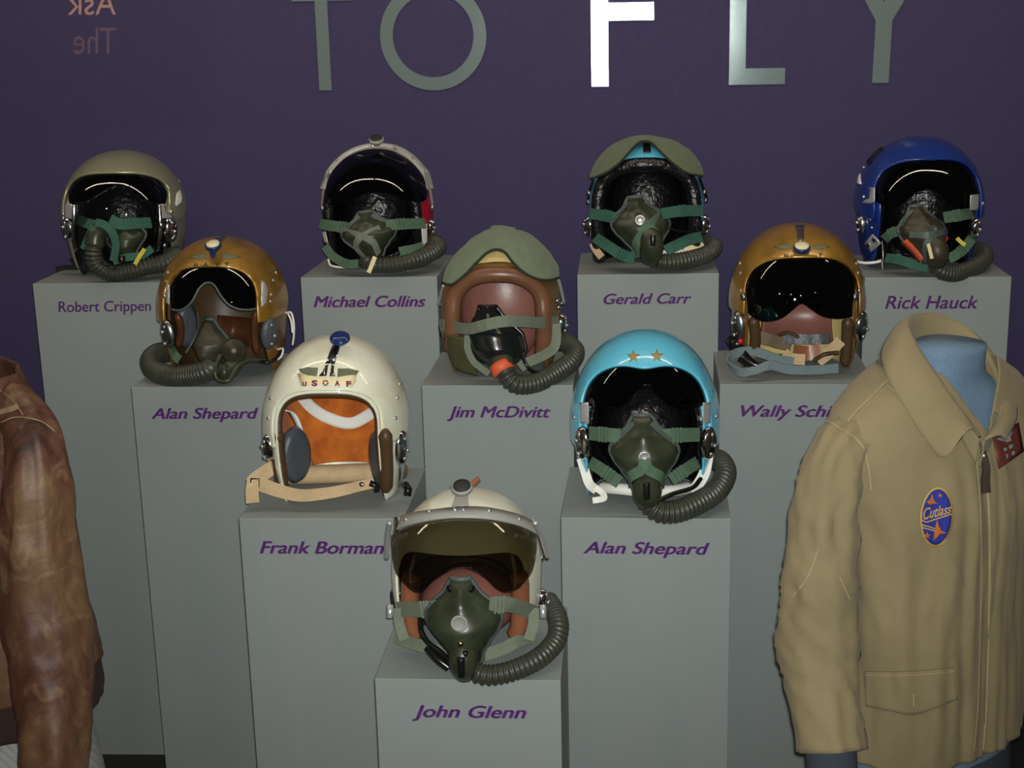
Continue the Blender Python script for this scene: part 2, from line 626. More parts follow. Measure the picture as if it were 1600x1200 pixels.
PLAB = {'a': 'tall grey pedestal under the silver-olive helmet, leftmost in the back row',
        'b': 'tall grey pedestal under the helmet with the grey knobbed visor frame',
        'c': 'tall grey pedestal under the light blue helmet with olive cloth cover',
        'd': 'tall grey pedestal under the royal blue helmet, behind the khaki jacket collar',
        'e': 'grey pedestal under the gold helmet on the left, second row from back',
        'f': 'grey pedestal under the brown-rimmed helmet with pink leather lining',
        'g': 'grey pedestal under the gold helmet on the right, partly behind the khaki jacket',
        'h': 'grey pedestal under the cream white helmet with orange lining',
        'i': 'grey pedestal under the light blue helmet with two gold stars',
        'j': 'shortest grey pedestal, front and centre, under the helmet with smoky visor'}
for k, (x, y, z, yw) in PED.items():
    W = .300
    M = Matrix.Translation((x, y, 0)) @ Matrix.Rotation(yw, 4, 'Z')
    v = [M @ V3((i * W / 2, j * W, h)) for i in (-1, 1) for j in (0, 1) for h in (0, z)]
    f = [(0, 1, 3, 2), (4, 6, 7, 5), (0, 4, 5, 1), (2, 3, 7, 6), (0, 2, 6, 4), (1, 5, 7, 3)]
    rt = thing('display_pedestal', PLAB[k], 'pedestal', (x, y, 0), 'grey display pedestals', yw)
    mesh('pedestal_body', v, f, pedestal_m, rt, smooth=False, bevel=.0012)
    body, x0, x1, yb, yt, sh, bo = NAMES[k]
    tv, tf = text_vf(body, sh, 0, .002)
    if bo:                                                           # bold: strokes doubled sideways
        A = Acc()
        for dx, dy in ((-bo, 0), (bo, 0), (0, bo * .5), (0, -bo * .5)):
            A.add(([p + V3((dx, dy, 0)) for p in tv], tf))
        tv, tf = A.v, A.f
    mx0, mx1 = min(p.x for p in tv), max(p.x for p in tv)
    cap = max(p.y for p in tv)
    pa, pb = at(x0, yb, y), at(x1, yb, y)
    wd = (pb - pa).length
    hh = (at(x0, yt, y) - pa).length
    sx, sz = wd / (mx1 - mx0), hh / cap
    ori = M.inverted() @ pa
    vv = [M @ V3((ori.x + (p.x - mx0) * sx, -.0004 + (-p.z) * .15, ori.z + p.y * sz)) for p in tv]
    mesh('name_lettering', vv, tf, name_m, rt, smooth=False, label='purple name lettering')


# ------------------------------------------------------------------ helmets
class Hel:
    def __init__(s, name, label, ped, dx, w, top, yl=.16, df=.145, db=.145, yaw=0.0, zc=.13, n=2.25, z0=0.0, nar=.16, cat='helmet',
                 group='pilot helmets on the grey pedestals', tilt=0.0):
        x, y, z, _ = PED[ped]
        s.ped = ped
        s.loc = V3((x + dx, y + yl, z))
        s.root = thing(name, label, cat, s.loc, group, yaw)
        s.M = Matrix.Translation(s.loc) @ Matrix.Rotation(yaw, 4, 'Z') @ Matrix.Translation((0, 0, .1)) @ Matrix.Rotation(tilt, 4, 'X') @ Matrix.Translation((0, 0, -.1))
        s.Mi = s.M.inverted()
        s.w, s.top, s.df, s.db, s.zc, s.n, s.z0, s.nar = w, top, df, db, zc, n, z0, nar
        s.cache = {}

    def sec(s, v, off):
        """v in -1..1 (chin to crown) -> height, half width, front depth, back depth"""
        w, df, db = s.w + off, s.df + off, s.db + off
        if v >= 0:
            a = v * math.pi / 2
            z = s.zc + (s.top - s.zc + off) * math.sin(a)
            k = max(math.cos(a), 1e-4) ** .94
            return z, w * k, df * k, db * k
        t = -v
        return s.zc + (s.z0 - s.zc) * t, w * (1 - s.nar * t ** 2), df * (1 - (s.nar + .08) * t ** 2), db * (1 - (s.nar + .06) * t ** 1.6)

    def pt(s, th, v, off=0.0):
        z, w, df, db = s.sec(v, off)
        c, q = math.cos(th), math.sin(th)
        d = df if c > 0 else db
        r = 1 / ((abs(q) / w) ** s.n + (abs(c) / d) ** s.n) ** (1 / s.n)
        return V3((r * q, -r * c, z))

    def dome(s, off=0.0, nu=112, nlo=22, nhi=40):
        """whole closed shell surface in local points"""
        vs = [-1 + i / nlo for i in range(nlo)] + [i / nhi for i in range(nhi)]
        v = [s.pt(2 * math.pi * k / nu, a, off) for a in vs for k in range(nu)]
        f = gridf(len(vs), nu, False, True)
        v.append(V3((0, 0, s.top + off)))
        b0 = (len(vs) - 1) * nu
        f += [(b0 + k, b0 + (k + 1) % nu, len(v) - 1) for k in range(nu)]
        return v, f

    def bvh(s, off):
        if off not in s.cache:
            v, f = s.dome(off, 96, 16, 30)
            s.cache[off] = BVHTree.FromPolygons([s.M @ p for p in v], f)
        return s.cache[off]

    def hit(s, px, py, off=0.0):
        """point (and normal) of the shell, pushed out by off, that shows at this pixel"""
        b = s.bvh(off)
        d = pxdir(px, py)
        p, nm, _, _ = b.ray_cast(EYE, d)
        if p is None:
            q = EYE + d * ((s.loc - EYE).dot(d))
            p, nm, _, _ = b.find_nearest(q)
        if nm.dot(d) > 0:
            nm = -nm
        return p, nm

    def P(s, px, py, y):
        """point at this pixel, y metres behind the helmet's middle"""
        return at(px, py, s.loc.y + y)

    def mesh(s, name, v, f, m, **k):
        return mesh(name, [s.M @ p for p in v], f, m, k.pop('parent', s.root), **k)

    def arch(s, p, ow, za, zt, x0=0.0, ex=2.6, dip=0.0):
        """>0 outside the face opening"""
        if p.y > .02:
            return 1.0
        x = abs(p.x - x0) / ow
        oh = zt - za
        if p.z > za:
            zz = (p.z - za) / (oh - dip * math.exp(-((p.x - x0) / .03) ** 2))
            g = (x ** ex + zz ** ex) ** (1 / ex) - 1
        else:
            g = x - 1
        return g * .1

    def shell(s, name, m, off, ow, za, zt, x0=0.0, ex=2.6, zlo=None, back=.010, solid=.004, dip=0.0, extra=None, **k):
        v, f = s.dome(off)
        v, f = clip(v, f, [s.arch(p, ow, za, zt, x0, ex, dip) for p in v])
        lo = zlo or (lambda p: p.z - (.0 + back * max(0, min(1, (p.y + .02) / .08))))
        v, f = clip(v, f, [lo(p) + 1e-5 for p in v])
        if extra:
            v, f = clip(v, f, [extra(p) for p in v])
        return s.mesh(name, v, f, m, solid=solid, **k)

    def rim_path(s, ow, za, zt, x0, ex, off, zb=0.0, n=90, dip=0.0):
        """points along the edge of the face opening, left cheek over the brow to right cheek"""
        q = []
        for i in range(16):
            q.append((-ow, zb + (za - zb) * i / 16))
        for i in range(n + 1):
            a = math.pi - math.pi * i / n
            c, sn = math.cos(a), math.sin(a)
            x = ow * math.copysign(abs(c) ** (2 / ex), c)
            q.append((x, za + (zt - za - dip * math.exp(-(x / .03) ** 2)) * abs(sn) ** (2 / ex)))
        for i in range(16):
            q.append((ow, za - (za - zb) * (i + 1) / 16))
        return [s.M @ s.front(x + x0, z, off) for x, z in q]

    def front(s, x, z, off=0.0):
        """local point of the shell's front at sideways x and height z"""
        if z >= s.zc:
            v = math.asin(min(.999, (z - s.zc) / (s.top - s.zc + off))) * 2 / math.pi
        else:
            v = (z - s.zc) / (s.zc - s.z0)
        _, w, df, _ = s.sec(max(v, -1), off)
        k = max(0, 1 - (abs(x) / w) ** s.n)
        return V3((x, -df * k ** (1 / s.n), z))

    def roll(s, name, m, r, ow, za, zt, x0=0.0, ex=2.6, off=0.0, zb=0.0, dip=0.0, sides=14):
        p = spline(s.rim_path(ow, za, zt, x0, ex, off, zb, 90, dip), 120)
        v, f = tube(p, r, sides)
        return mesh(name, v, f, m, s.root)

    def sheet(s, name, top, bot, off, m, nu=48, nv=20, solid=.002, parent=None, wob=0.0, **k):
        """curved sheet on the shell between an upper and a lower outline"""
        a = spline([(x, y, 0) for x, y in top], nu)
        b = spline([(x, y, 0) for x, y in bot], nu)
        v = []
        for i in range(nu):
            for j in range(nv):
                q = a[i].lerp(b[i], j / (nv - 1))
                p, nm = s.hit(q.x, q.y, off)
                if wob:
                    p = p + nm * (wob * noise.noise(p * 22) + wob * .5 * noise.noise(p * 55))
                v.append(p)
        return mesh(name, v, gridf(nu, nv), m, parent or s.root, solid=solid, offset=1 if False else -1, **k)

    def onshell(s, vf, px0, py0, px1, off, flip=1):
        """flat outline points (x, y 0..) mapped to pixels and laid on the shell"""
        pass

    def decal(s, name, polys, off, m, parent=None, rings=4, **k):
        """thin patches on the shell; each a star-shaped outline in pixels"""
        A = Acc()
        for q in polys:
            n = len(q)
            cx, cy = sum(x for x, _ in q) / n, sum(y for _, y in q) / n
            v, f = [s.hit(cx, cy, off)[0]], []
            for r in range(1, rings + 1):
                for x, y in q:
                    v.append(s.hit(cx + (x - cx) * r / rings, cy + (y - cy) * r / rings, off)[0])
            for i in range(n):
                f.append((0, 1 + i, 1 + (i + 1) % n))
                for r in range(1, rings):
                    a = 1 + (r - 1) * n
                    f.append((a + i, a + n + i, a + n + (i + 1) % n, a + (i + 1) % n))
            A.add((v, f))
        return A.build(name, m, parent or s.root, solid=.0008, offset=1, **k)

    def letters(s, name, chars, off, m, bold=.03, **k):
        """stencilled characters: (char, px left, px right, py top, py bottom)"""
        A = Acc()
        for ch, x0, x1, y0, y1 in chars:
            v, f = text_vf(ch, 0, bold, 0)
            a, b_ = min(p.x for p in v), max(p.x for p in v)
            c, d = min(p.y for p in v), max(p.y for p in v)
            vv = [s.hit(x0 + (x1 - x0) * (p.x - a) / (b_ - a), y1 + (y0 - y1) * (p.y - c) / (d - c), off)[0] for p in v]
            A.add((vv, f))
        return A.build(name, m, s.root, solid=.0006, offset=0, **k)

    def studs(s, name, pts, r, h, off, m, parent=None, **k):
        for px, py in pts:
            p, nm = s.hit(px, py, off)
            v, f = disc_vf(p - nm * .001, nm, dome_prof(r, h), 12)
            mesh(name, v, f, m, parent or s.root, **k)

    def tabs(s, name, outline, off, m, th=.003, **k):
        return s.decal(name, [outline], off, m, **k)

    def strap(s, name, px, width, m, off=.008, th=.002, parent=None, n=24):
        """webbing following the shell; px = [(x, y)] or [(x, y, depth)]"""
        P, Nn = [], []
        for q in px:
            if len(q) == 2:
                p, nm = s.hit(q[0], q[1], off)
            else:
                p, nm = s.P(*q), (EYE - s.loc).normalized()
            P.append(p)
            Nn.append(nm)
        v, f = ribbon(P, width, th, Nn, n)
        return mesh(name, v, f, m, parent or s.root, smooth=False)

    def liner(s, name, m, off=-.016, grow=.0, ow=.1, za=.13, zt=.2, x0=0.0, ex=2.6, solid=.006, back=.0, **k):
        return s.shell(name, m, off, ow, za, zt, x0, ex, back=back, solid=solid, **k)

    def face_pad(s, name, m, cz=.125, rx=.088, ry=.075, rz=.105, y0=.035, parent=None, sx=0.0):
        """the padded head form that fills the helmet"""
        v = []
        nu, nv = 40, 26
        for j in range(nv):
            a = -math.pi / 2 + math.pi * (j + .5) / nv
            for i in range(nu):
                t = 2 * math.pi * i / nu
                v.append(V3((sx + rx * math.cos(a) * math.sin(t), y0 - ry * math.cos(a) * math.cos(t), cz + rz * math.sin(a))))
        f = gridf(nv, nu, False, True)
        f += [tuple(range(nu)), tuple((nv - 1) * nu + i for i in range(nu))]
        return s.mesh(name, v, f, m, parent=parent or s.root)

    def earplate(s, px, py, r, off=.004, sx=.62, m=None, label=None):
        """oval ear-cup cover with bolts and a small bracket"""
        p, nm = s.hit(px, py, off)
        nm = (nm + V3((0, -.25, 0))).normalized()
        v, f = disc_vf(p - nm * .004, nm, [(r, 0), (r * 1.0, .005), (r * .9, .010), (r * .6, .013), (r * .2, .014)], 24, sx)
        o = mesh('ear_plate', v, f, m or chrome_m, s.root, label=label)
        for dx, dz in ((0, .55), (.25, -.1), (-.1, -.6), (-.3, .2)):
            c = p + nm * .008 + V3((dx * r * sx, 0, dz * r))
            v, f = disc_vf(c, nm, dome_prof(.0042, .004), 10)
            mesh('bolt', v, f, screw_m, o)
        return o


def lerp_tab(tab, t):
    for (a, x), (b_, y) in zip(tab, tab[1:]):
        if t <= b_:
            u = (t - a) / (b_ - a)
            u = u * u * (3 - 2 * u) * .5 + u * .5
            return x + (y - x) * u
    return tab[-1][1]


HW = [(0, .24), (.06, .33), (.15, .46), (.28, .78), (.38, .97), (.46, 1.0), (.56, .91), (.70, .68), (.85, .46), (1, .36)]
PR = [(0, .12), (.08, .36), (.25, .66), (.5, 1.0), (.68, 1.0), (.85, .80), (1, .55)]


class Mask:
    """oxygen mask: moulded nose-to-chin shell, edge seal, webbing, connector and ribbed hose"""
    def __init__(s, label, T, B, hw, prot, m=None, right=(1, 0, 0), rim=None, hwtab=HW, prtab=PR, group='oxygen masks with ribbed hoses'):
        s.T, s.B, s.hw, s.pr = V3(T), V3(B), hw, prot
        s.right = V3(right).normalized()
        s.down = (s.B - s.T).normalized()
        s.fwd = s.down.cross(s.right).normalized()
        if s.fwd.y > 0:
            s.fwd = -s.fwd
        s.HW, s.PRT = hwtab, prtab
        s.root = thing('oxygen_mask', label, 'oxygen mask', s.B, group)
        nu, nv = 44, 44
        v = [s.S(-1 + 2 * i / (nv - 1), j / (nu - 1)) for j in range(nu) for i in range(nv)]
        f = gridf(nu, nv)
        f += [tuple(range(nv)), tuple((nu - 1) * nv + i for i in range(nv))]
        s.shell = mesh('mask_shell', v, f, m or mask_m, s.root)
        pth = [s.S(-1, 1 - j / 20) for j in range(21)] + [s.S(-1 + i / 4, 0) for i in range(1, 8)] + [s.S(1, j / 20) for j in range(21)]
        v, f = tube(spline(pth, 110), .0042, 8)
        mesh('face_seal', v, f, rim or rim_m, s.root)

    def S(s, u, t, off=0.0):
        a = u * math.radians(96)
        hw = s.hw * lerp_tab(s.HW, t) + off
        pr = s.pr * lerp_tab(s.PRT, t) + off
        c = math.cos(a)
        c = math.copysign(abs(c) ** 1.25, c)
        c += .16 * math.exp(-(u / .16) ** 2) * max(0, 1 - (t / .42) ** 3)            # bridge of the nose
        c += .07 * math.exp(-((abs(u) - .62) / .10) ** 2) * math.exp(-((t - .45) / .16) ** 2)
        c -= .07 * math.exp(-((abs(u) - .34) / .12) ** 2) * math.exp(-((t - .22) / .16) ** 2)
        return s.T.lerp(s.B, t) + s.right * (hw * math.sin(a)) + s.fwd * (pr * c)

    def harness(s, lines, width=.012, m=None, off=.0025):
        for l in lines:
            P = [s.S(u, t, off) for u, t in l]
            Nn = [(s.S(u, t, .02) - s.S(u, t, 0)).normalized() for u, t in l]
            v, f = ribbon(P, width, .002, Nn, 20)
            mesh('harness_strap', v, f, m or strap_m, s.root, smooth=False)

    def valve(s, u, t, r, m, h=.004):
        p = s.S(u, t, .001)
        n = (s.S(u, t, .02) - s.S(u, t, 0)).normalized()
        v, f = disc_vf(p, n, [(r, 0), (r, h), (r * .8, h * 1.1), (r * .75, h * .8), (r * .1, h * .8)], 20)
        return mesh('exhale_valve', v, f, m, s.root)

    def plug(s, u, t, L=.022, r=.0065, m=None):
        p = s.S(u, t, .017)
        v, f = tube(spline([p + V3((0, -.002, L * .6)), p + V3((0, -.004, 0)), p + V3((0, -.004, -L * .5))], 8), r, 12)
        mesh('microphone_plug', v, f, m or conn_m, s.root)

    def hose(s, pts, r=.020, m=None, pitch=.0088, amp=.14):
        v, f = hose_vf(pts, r, pitch, amp)
        return mesh('hose', v, f, m or hose_m, s.root)

    def strap(s, pts, nrm, width=.022, m=None, buckle=None, th=.0022):
        v, f = ribbon(pts, width, th, nrm, 20)
        o = mesh('strap', v, f, m or strap_m, s.root, smooth=False)
        if buckle is not None:
            q = spline(pts, 21)
            i = max(1, min(19, int(buckle * 20)))
            t = (q[i + 1] - q[i - 1]).normalized()
            n = V3(nrm[0] if isinstance(nrm[0], (list, tuple, Vector)) else nrm)
            n = (n - t * n.dot(t)).normalized()
            A = Acc()
            for d in (-.008, .0, .008):
                A.add(box_vf(q[i] + t * d + n * .003, t, n.cross(t), n, .0035, width * 1.12, .004))
            A.build('buckle', m or strap_m, o, smooth=False, bevel=.0008)
        return o

    def cord(s, pts, r=.003, name='cord', m=None):
        v, f = tube(spline(pts, 30), r, 8)
        return mesh(name, v, f, m or conn_m, s.root)

# ================================================================== helmets, one by one
def px_arch(h, l, r, t, yt=-.125, ys=-.07, zs=None):
    """face opening measured on the photograph: left edge, right edge and crown of the arch"""
    a, b_, c = (h.Mi @ h.P(*l, ys)), (h.Mi @ h.P(*r, ys)), (h.Mi @ h.P(*t, yt))
    return (b_.x - a.x) / 2, c.z, (a.x + b_.x) / 2


def line(n=2, *pts):
    return list(pts)


def wire(h, name, pts, r, m, parent=None, off=.006):
    P = [h.P(*q) if len(q) == 3 else h.hit(*q, off)[0] for q in pts]
    v, f = tube(spline(P, 30), r, 8)
    return mesh(name, v, f, m, parent or h.root)


def band(h, name, px, width, th, off, m, n=60, face=0.0):
    """rigid band standing on the shell along a pixel line"""
    P, Nn = [], []
    for q in spline([(x, y, 0) for x, y in px], n):
        p, nm = h.hit(q.x, q.y, off)
        P.append(p)
        Nn.append(nm * (1 - face) + V3((0, -1, .35)) * face)
    v, f = ribbon(P, width, th, Nn, n)
    return mesh(name, v, f, m, h.root)


def knob(h, px, py, d, r, m_body, m_top, hgt=.016, name='knob', label=None):
    p = h.P(px, py, d)
    n = V3((0, -.42, .90)).normalized()
    v, f = disc_vf(p - n * hgt, n, [(r * .55, 0), (r * .6, hgt * .35), (r, hgt * .5), (r, hgt * .85), (r * .9, hgt)], 24)
    o = mesh(name, v, f, m_body, h.root, label=label)
    v, f = disc_vf(p, n, [(r * .84, 0), (r * .8, .002), (r * .3, .003)], 24)
    mesh('knob_cap', v, f, m_top, o)
    return o


def tag_strip(h, name, pts, w, m, parent=None, d=-.16, nrm=(0, -1, .3)):
    P = [h.P(x, y, d) for x, y in pts]
    v, f = ribbon(P, w, .0025, nrm, 8)
    return mesh(name, v, f, m, parent or h.root, smooth=False)


UPN = (0, -1, .25)

# ---------------- i: light blue with two gold stars
h = Hel('pilot_helmet', 'glossy light blue helmet with two gold stars above the dark visor', 'i', 0.0, .131, .298)
ow, zt, x0 = px_arch(h, (905, 640), (1110, 640), (1008, 574))
h.shell('shell', cyan_m, 0, .106, .13, zt - .004, x0, 2.6)
h.liner('liner', blackl_m, -.010, ow=.098, za=.12, zt=zt - .02, x0=x0)
h.shell('visor_housing', cyan_m, .0075, ow - .001, .15, zt, x0, 2.7, solid=.006, dip=.006,
        zlo=lambda p: p.z - .105 - max(0, .06 * min(1, p.y / .1)))
h.face_pad('face_pad', blackl_m, y0=.0, ry=.095)
h.roll('edge_roll', blackl_m, .010, .103, .12, zt - .012, x0, 2.6, -.012, .012)
h.sheet('visor', [(905, 632), (908, 612), (925, 590), (950, 577), (985, 568), (1008, 568), (1035, 567), (1070, 575), (1095, 592), (1108, 612), (1111, 632)],
        [(905.6, 636), (918, 634), (941, 638), (961, 637), (983, 625), (998, 607), (1009, 602), (1019, 606), (1034, 625), (1057, 637), (1080, 638), (1098, 634), (1110.6, 636)],
        .0035, visor_m, 64, 24)
for q in ([(906, 629), (919.5, 629), (920, 662), (907, 661)], [(1098, 629), (1110.5, 629), (1109.5, 661), (1097.5, 662)]):
    h.tabs('visor_slide', q, .0085, alu_m)


def star(cx, cy, r, rot=0.0):
    return [(cx + (r if k % 2 == 0 else r * .42) * math.sin(math.pi * k / 5 + rot), cy - (r if k % 2 == 0 else r * .42) * math.cos(math.pi * k / 5 + rot)) for k in range(10)]


h.decal('star', [star(989.5, 557, 10.5, .02)], .0080, star_m)
h.decal('star', [star(1026.5, 556, 10.5, -.02)], .0080, star_m)
h.studs('screw', [(898, 581), (1117, 580), (897, 652), (1119, 651)], .0045, .004, .008, screw_m)
h.earplate(911, 692, .031)
h.earplate(1107, 692, .031)
h.strap('chin_strap', [(908, 716, -.06), (914, 736, -.075), (921, 756, -.085), (932, 766, -.10)], .017, whiteweb_m)
h.strap('chin_strap', [(1106, 712, -.06), (1101, 738, -.075), (1092, 755, -.085), (1081, 769, -.10)], .020, whiteweb_m)
h.strap('strap_end', [(930, 762, -.105), (941, 770, -.11), (944, 778, -.12), (934, 781, -.125), (926, 782, -.125)], .011, whiteweb_m)
wire(h, 'neck_roll', [(940, 762, -.055), (968, 764, -.085), (1008, 768, -.09), (1050, 767, -.085), (1078, 762, -.06)], .011, whiteweb_m)
T, B = h.P(1003, 648, -.150), h.P(1011, 772, -.155)
mk = Mask('olive mask strapped to the light blue helmet with gold stars', T, B, .0600, .050)
mk.harness([[(-.42, .08), (-.62, .22), (-.8, .36)], [(.42, .08), (.62, .22), (.8, .36)]], .009, rim_m)
mk.harness([[(0, .46), (-.06, .58), (-.38, .70), (-.85, .86)], [(0, .46), (.06, .58), (.38, .70), (.85, .86)]], .018, None, .004)
mk.valve(0, .44, .0105, alu_m)
v, f = tube(spline([mk.S(0, .70, -.020), mk.S(0, .80, -.006), mk.S(0, .92, .002), mk.S(0, 1.03, -.008)], 16), lambda t: .018 + .008 * math.sin(t * 3.1), 16)
mesh('hose_connector', v, f, mask_m, mk.root)
mk.plug(0, .84, .026, .0065)
mk.hose([h.P(1010, 768, -.165), h.P(1013, 785, -.18), h.P(1030, 799, -.185), h.P(1058, 799, -.175), h.P(1088, 787, -.15), h.P(1118, 768, -.11), h.P(1133, 742, -.07), h.P(1126, 722, -.02), h.P(1108, 716, .03)], .0185)
for a, b_, wd, bk in (((921, 677), (970, 681), .0245, .55), ((1030, 681), (1093, 679), .0245, .35)):
    mk.strap([h.P(*a, -.115 if a[0] < 1000 else -.165), h.P((a[0] + b_[0]) / 2, (a[1] + b_[1]) / 2, -.150), h.P(*b_, -.165 if a[0] < 1000 else -.115)], UPN, wd, strap_m, bk)
mk.strap([h.P(922, 722, -.095), h.P(945, 737, -.135), h.P(968, 754, -.155)], UPN, .022, strap_m, .72)
mk.strap([h.P(1090, 722, -.095), h.P(1070, 735, -.135), h.P(1048, 750, -.155)], UPN, .022, strap_m, .75)
mk.cord([h.P(1030, 782, -.19), h.P(1050, 772, -.17), h.P(1082, 762, -.14), h.P(1095, 748, -.11)], .004)

# ---------------- j: knobbed white helmet, smoky visor
h = Hel('pilot_helmet', 'white helmet with a smoky see-through visor and black-topped knob, front centre', 'j', -.014, .126, .262)
_, zt, x0 = px_arch(h, (640, 950), (813, 950), (726, 868))
h.shell('shell', white_m, 0, .108, .09, zt, 0, 5)
x0 = 0.0
h.liner('liner', darkbrl_m, -.012, ow=.094, za=.11, zt=zt - .004, solid=.004)
h.face_pad('face_pad', pinkl_m, cz=.062, rx=.084, ry=.085, rz=.060, y0=.02)
for pts in ([(643, 900), (641, 915), (641, 945), (644, 975), (649, 990)], [(811, 900), (813, 915), (813, 945), (811, 975), (806, 990)]):
    P0 = [h.P(x, y, -.095 + .03 * i / 4) for i, (x, y) in enumerate(pts)]
    v, f = tube(spline(P0, 40), .0150, 16)
    mesh('edge_roll', v, f, brownl_m, h.root)
bt = [(610, 824), (642, 811), (690, 803), (726, 801), (765, 803), (810, 813), (839, 827)]
band(h, 'visor_frame', bt, .025, .005, .012, greymetal_m)
h.sheet('visor', [(611, 836), (645, 820), (690, 812), (726, 810), (765, 812), (810, 820), (839, 833)],
        [(611, 852), (617, 893), (640, 921), (657, 926), (676, 908.5), (699, 893.5), (718, 886.6), (738, 891), (759, 904), (777, 921), (792, 926), (812, 919), (832, 893), (839, 858)],
        .013, visorsmoke_m, 64, 26)
knob(h, 721.5, 759, -.07, .0175, greymetal_m, rubberdot_m, .014, label='grey knob with black top')
h.decal('knob_bracket', [[(712, 768), (732, 768), (731, 778), (733, 791), (706, 791), (711, 778)]], .009, greymetal_m)
h.studs('rivet', [(670, 798.5), (711, 796), (724, 796), (764.5, 797.5), (634, 812), (812, 811), (614, 815), (834, 813)], .0042, .004, .014, screw_m)
wire(h, 'visor_arm', [(609, 816, -.07), (605, 845, -.035), (604, 872, .0)], .0042, alu_m)
wire(h, 'visor_arm', [(836, 816, -.07), (847, 842, -.035), (856, 870, .0)], .0042, alu_m)
h.studs('visor_pivot', [(606, 872), (854, 870)], .008, .008, .004, steel_m)
wire(h, 'vent_tube', [(736, 757, -.02), (743, 752, -.015), (748, 749, -.01)], .005, brownl_m)
for sx, px in ((-1, 612), (1, 846)):
    o = h.earplate(px, 937, .020)
    v, f = tube([h.P(px + sx * 2, 945, -.06), h.P(px + sx * 3, 966, -.07)], .0055, 10)
    mesh('strap_clip', v, f, alu_m, h.root)
for pts in ([(617, 996, -.06), (640, 1004, -.09), (672, 1013, -.12), (700, 1024, -.13)], [(756, 1024, -.13), (785, 1014, -.11), (810, 1002, -.09), (838, 994, -.05)]):
    h.strap('neck_strap', pts, .020, strapg_m)
h.strap('neck_strap', [(622, 950, -.09), (624, 975, -.09), (632, 1000, -.10)], .017, strapg_m)
h.strap('neck_strap', [(834, 950, -.08), (833, 975, -.09), (826, 1000, -.10)], .017, strapg_m)
T, B = h.P(720, 903, -.150), h.P(729, 1038, -.150)
mk = Mask('olive mask under the smoky visor of the front centre helmet', T, B, .0610, .052)
mk.harness([[(0, .70), (.0, .82), (-.25, .92)], [(0, .70), (.25, .85), (.55, .95)]], .014, mask_m)
mk.valve(0, .38, .0135, slate_m)
p = mk.S(0, .60, 0)
v, f = disc_vf(p, mk.fwd, dome_prof(.005, .004), 12)
mesh('snap_stud', v, f, mat('brass', (.55, .42, .2, 1), .25, 1.0), mk.root)
for s_ in (-1, 1):
    v, f = disc_vf(mk.S(s_ * .5, .09, .0), (mk.S(s_ * .5, .09, .01) - mk.S(s_ * .5, .09)), [(.006, 0), (.006, .003), (.003, .004)], 12)
    mesh('nose_rivet', v, f, conn_m, mk.root)
v, f = tube(spline([mk.S(0, .72, -.02), mk.S(0, .85, .0), mk.S(0, 1.0, -.004)], 12), lambda t: .024 - .004 * t, 16)
mesh('hose_connector', v, f, mask_m, mk.root)
mk.plug(0, .84, .028, .0065)
mk.hose([h.P(731, 1032, -.16), h.P(738, 1047, -.175), h.P(762, 1055, -.175), h.P(798, 1049, -.16), h.P(838, 1031, -.13), h.P(866, 1005, -.09), h.P(873, 980, -.06), h.P(868, 958, -.02), h.P(857, 940, .03)], .0155)
mk.strap([h.P(621, 952, -.08), h.P(655, 952, -.13), h.P(690, 950, -.165)], UPN, .0255, strapg_m, .72)
mk.strap([h.P(765, 945, -.165), h.P(797, 945, -.135), h.P(831, 956, -.08)], UPN, .0255, strapg_m, .15)
mk.cord([h.P(657, 962, -.12), h.P(658, 985, -.14), h.P(668, 1003, -.16), h.P(690, 1020, -.17), h.P(708, 1040, -.185), h.P(722, 1050, -.19), h.P(727, 1035, -.20), h.P(727, 1018, -.205)], .0045)
mk.cord([h.P(668, 1012, -.165), h.P(684, 1030, -.18), h.P(702, 1044, -.185)], .007, 'cord_sleeve')

# ---------------- h: cream white, orange lining
h = Hel('pilot_helmet', 'open cream white helmet with orange felt lining and blue knob on top', 'h', .004, .131, .296)
ow, zt, x0 = px_arch(h, (439, 665), (598, 665), (513, 615))
h.shell('shell', white_m, 0, ow - .002, .15, zt, x0, 2.7)
zt2 = zt


def cov(p):
    return p.z - .120 - max(0.0, (p.y + .01)) * .9


h.shell('visor_cover', white_m, .0055, ow + .004, .152, zt + .006, x0, 2.8, solid=.004, zlo=cov)
v, f = h.dome(-.018, 96, 20, 30)
v, f = clip(v, f, [p.y + .015 for p in v])
v, f = clip(v, f, [p.z - .024 for p in v])
o = h.mesh('lining', v, f, orange_m, solid=.003, label='orange felt lining')
# white foam arc glued on the lining at the back of the bowl
bvl = BVHTree.FromPolygons([h.M @ p for p in v], f)


def inner(px, py, pull=.003):
    d = pxdir(px, py)
    p, nm, _, _ = bvl.ray_cast(EYE, d)
    if p is None:
        p, nm, _, _ = bvl.find_nearest(EYE + d * ((h.loc - EYE).dot(d)))
    return p - d * pull


ta = spline([(470, 618, 0), (487, 637, 0), (513, 653, 0), (550, 661, 0), (590, 640, 0)], 30)
v = []
for i, q in enumerate(ta):
    t = (ta[min(i + 1, 29)] - ta[max(i - 1, 0)]).normalized()
    n_ = V3((-t.y, t.x, 0))
    for s_ in (-1, -.5, 0, .5, 1):
        v.append(inner(q.x + n_.x * 9 * s_, q.y + n_.y * 9 * s_))
mesh('foam_strip', v, gridf(30, 5), whitetape_m, h.root, solid=.003, offset=0)
h.roll('edge_roll', darkbrl_m, .0075, ow - .003, .15, zt - .003, x0, 2.7, -.009, .010)
P0 = [inner(x, y, .012) for x, y in ((480, 727), (510, 730), (540, 731), (566, 730), (589, 727))]
v, f = tube(spline(P0, 24), .0185, 14)
mesh('nape_roll', v, f, straptan_m, h.root, label='tan padded nape roll')
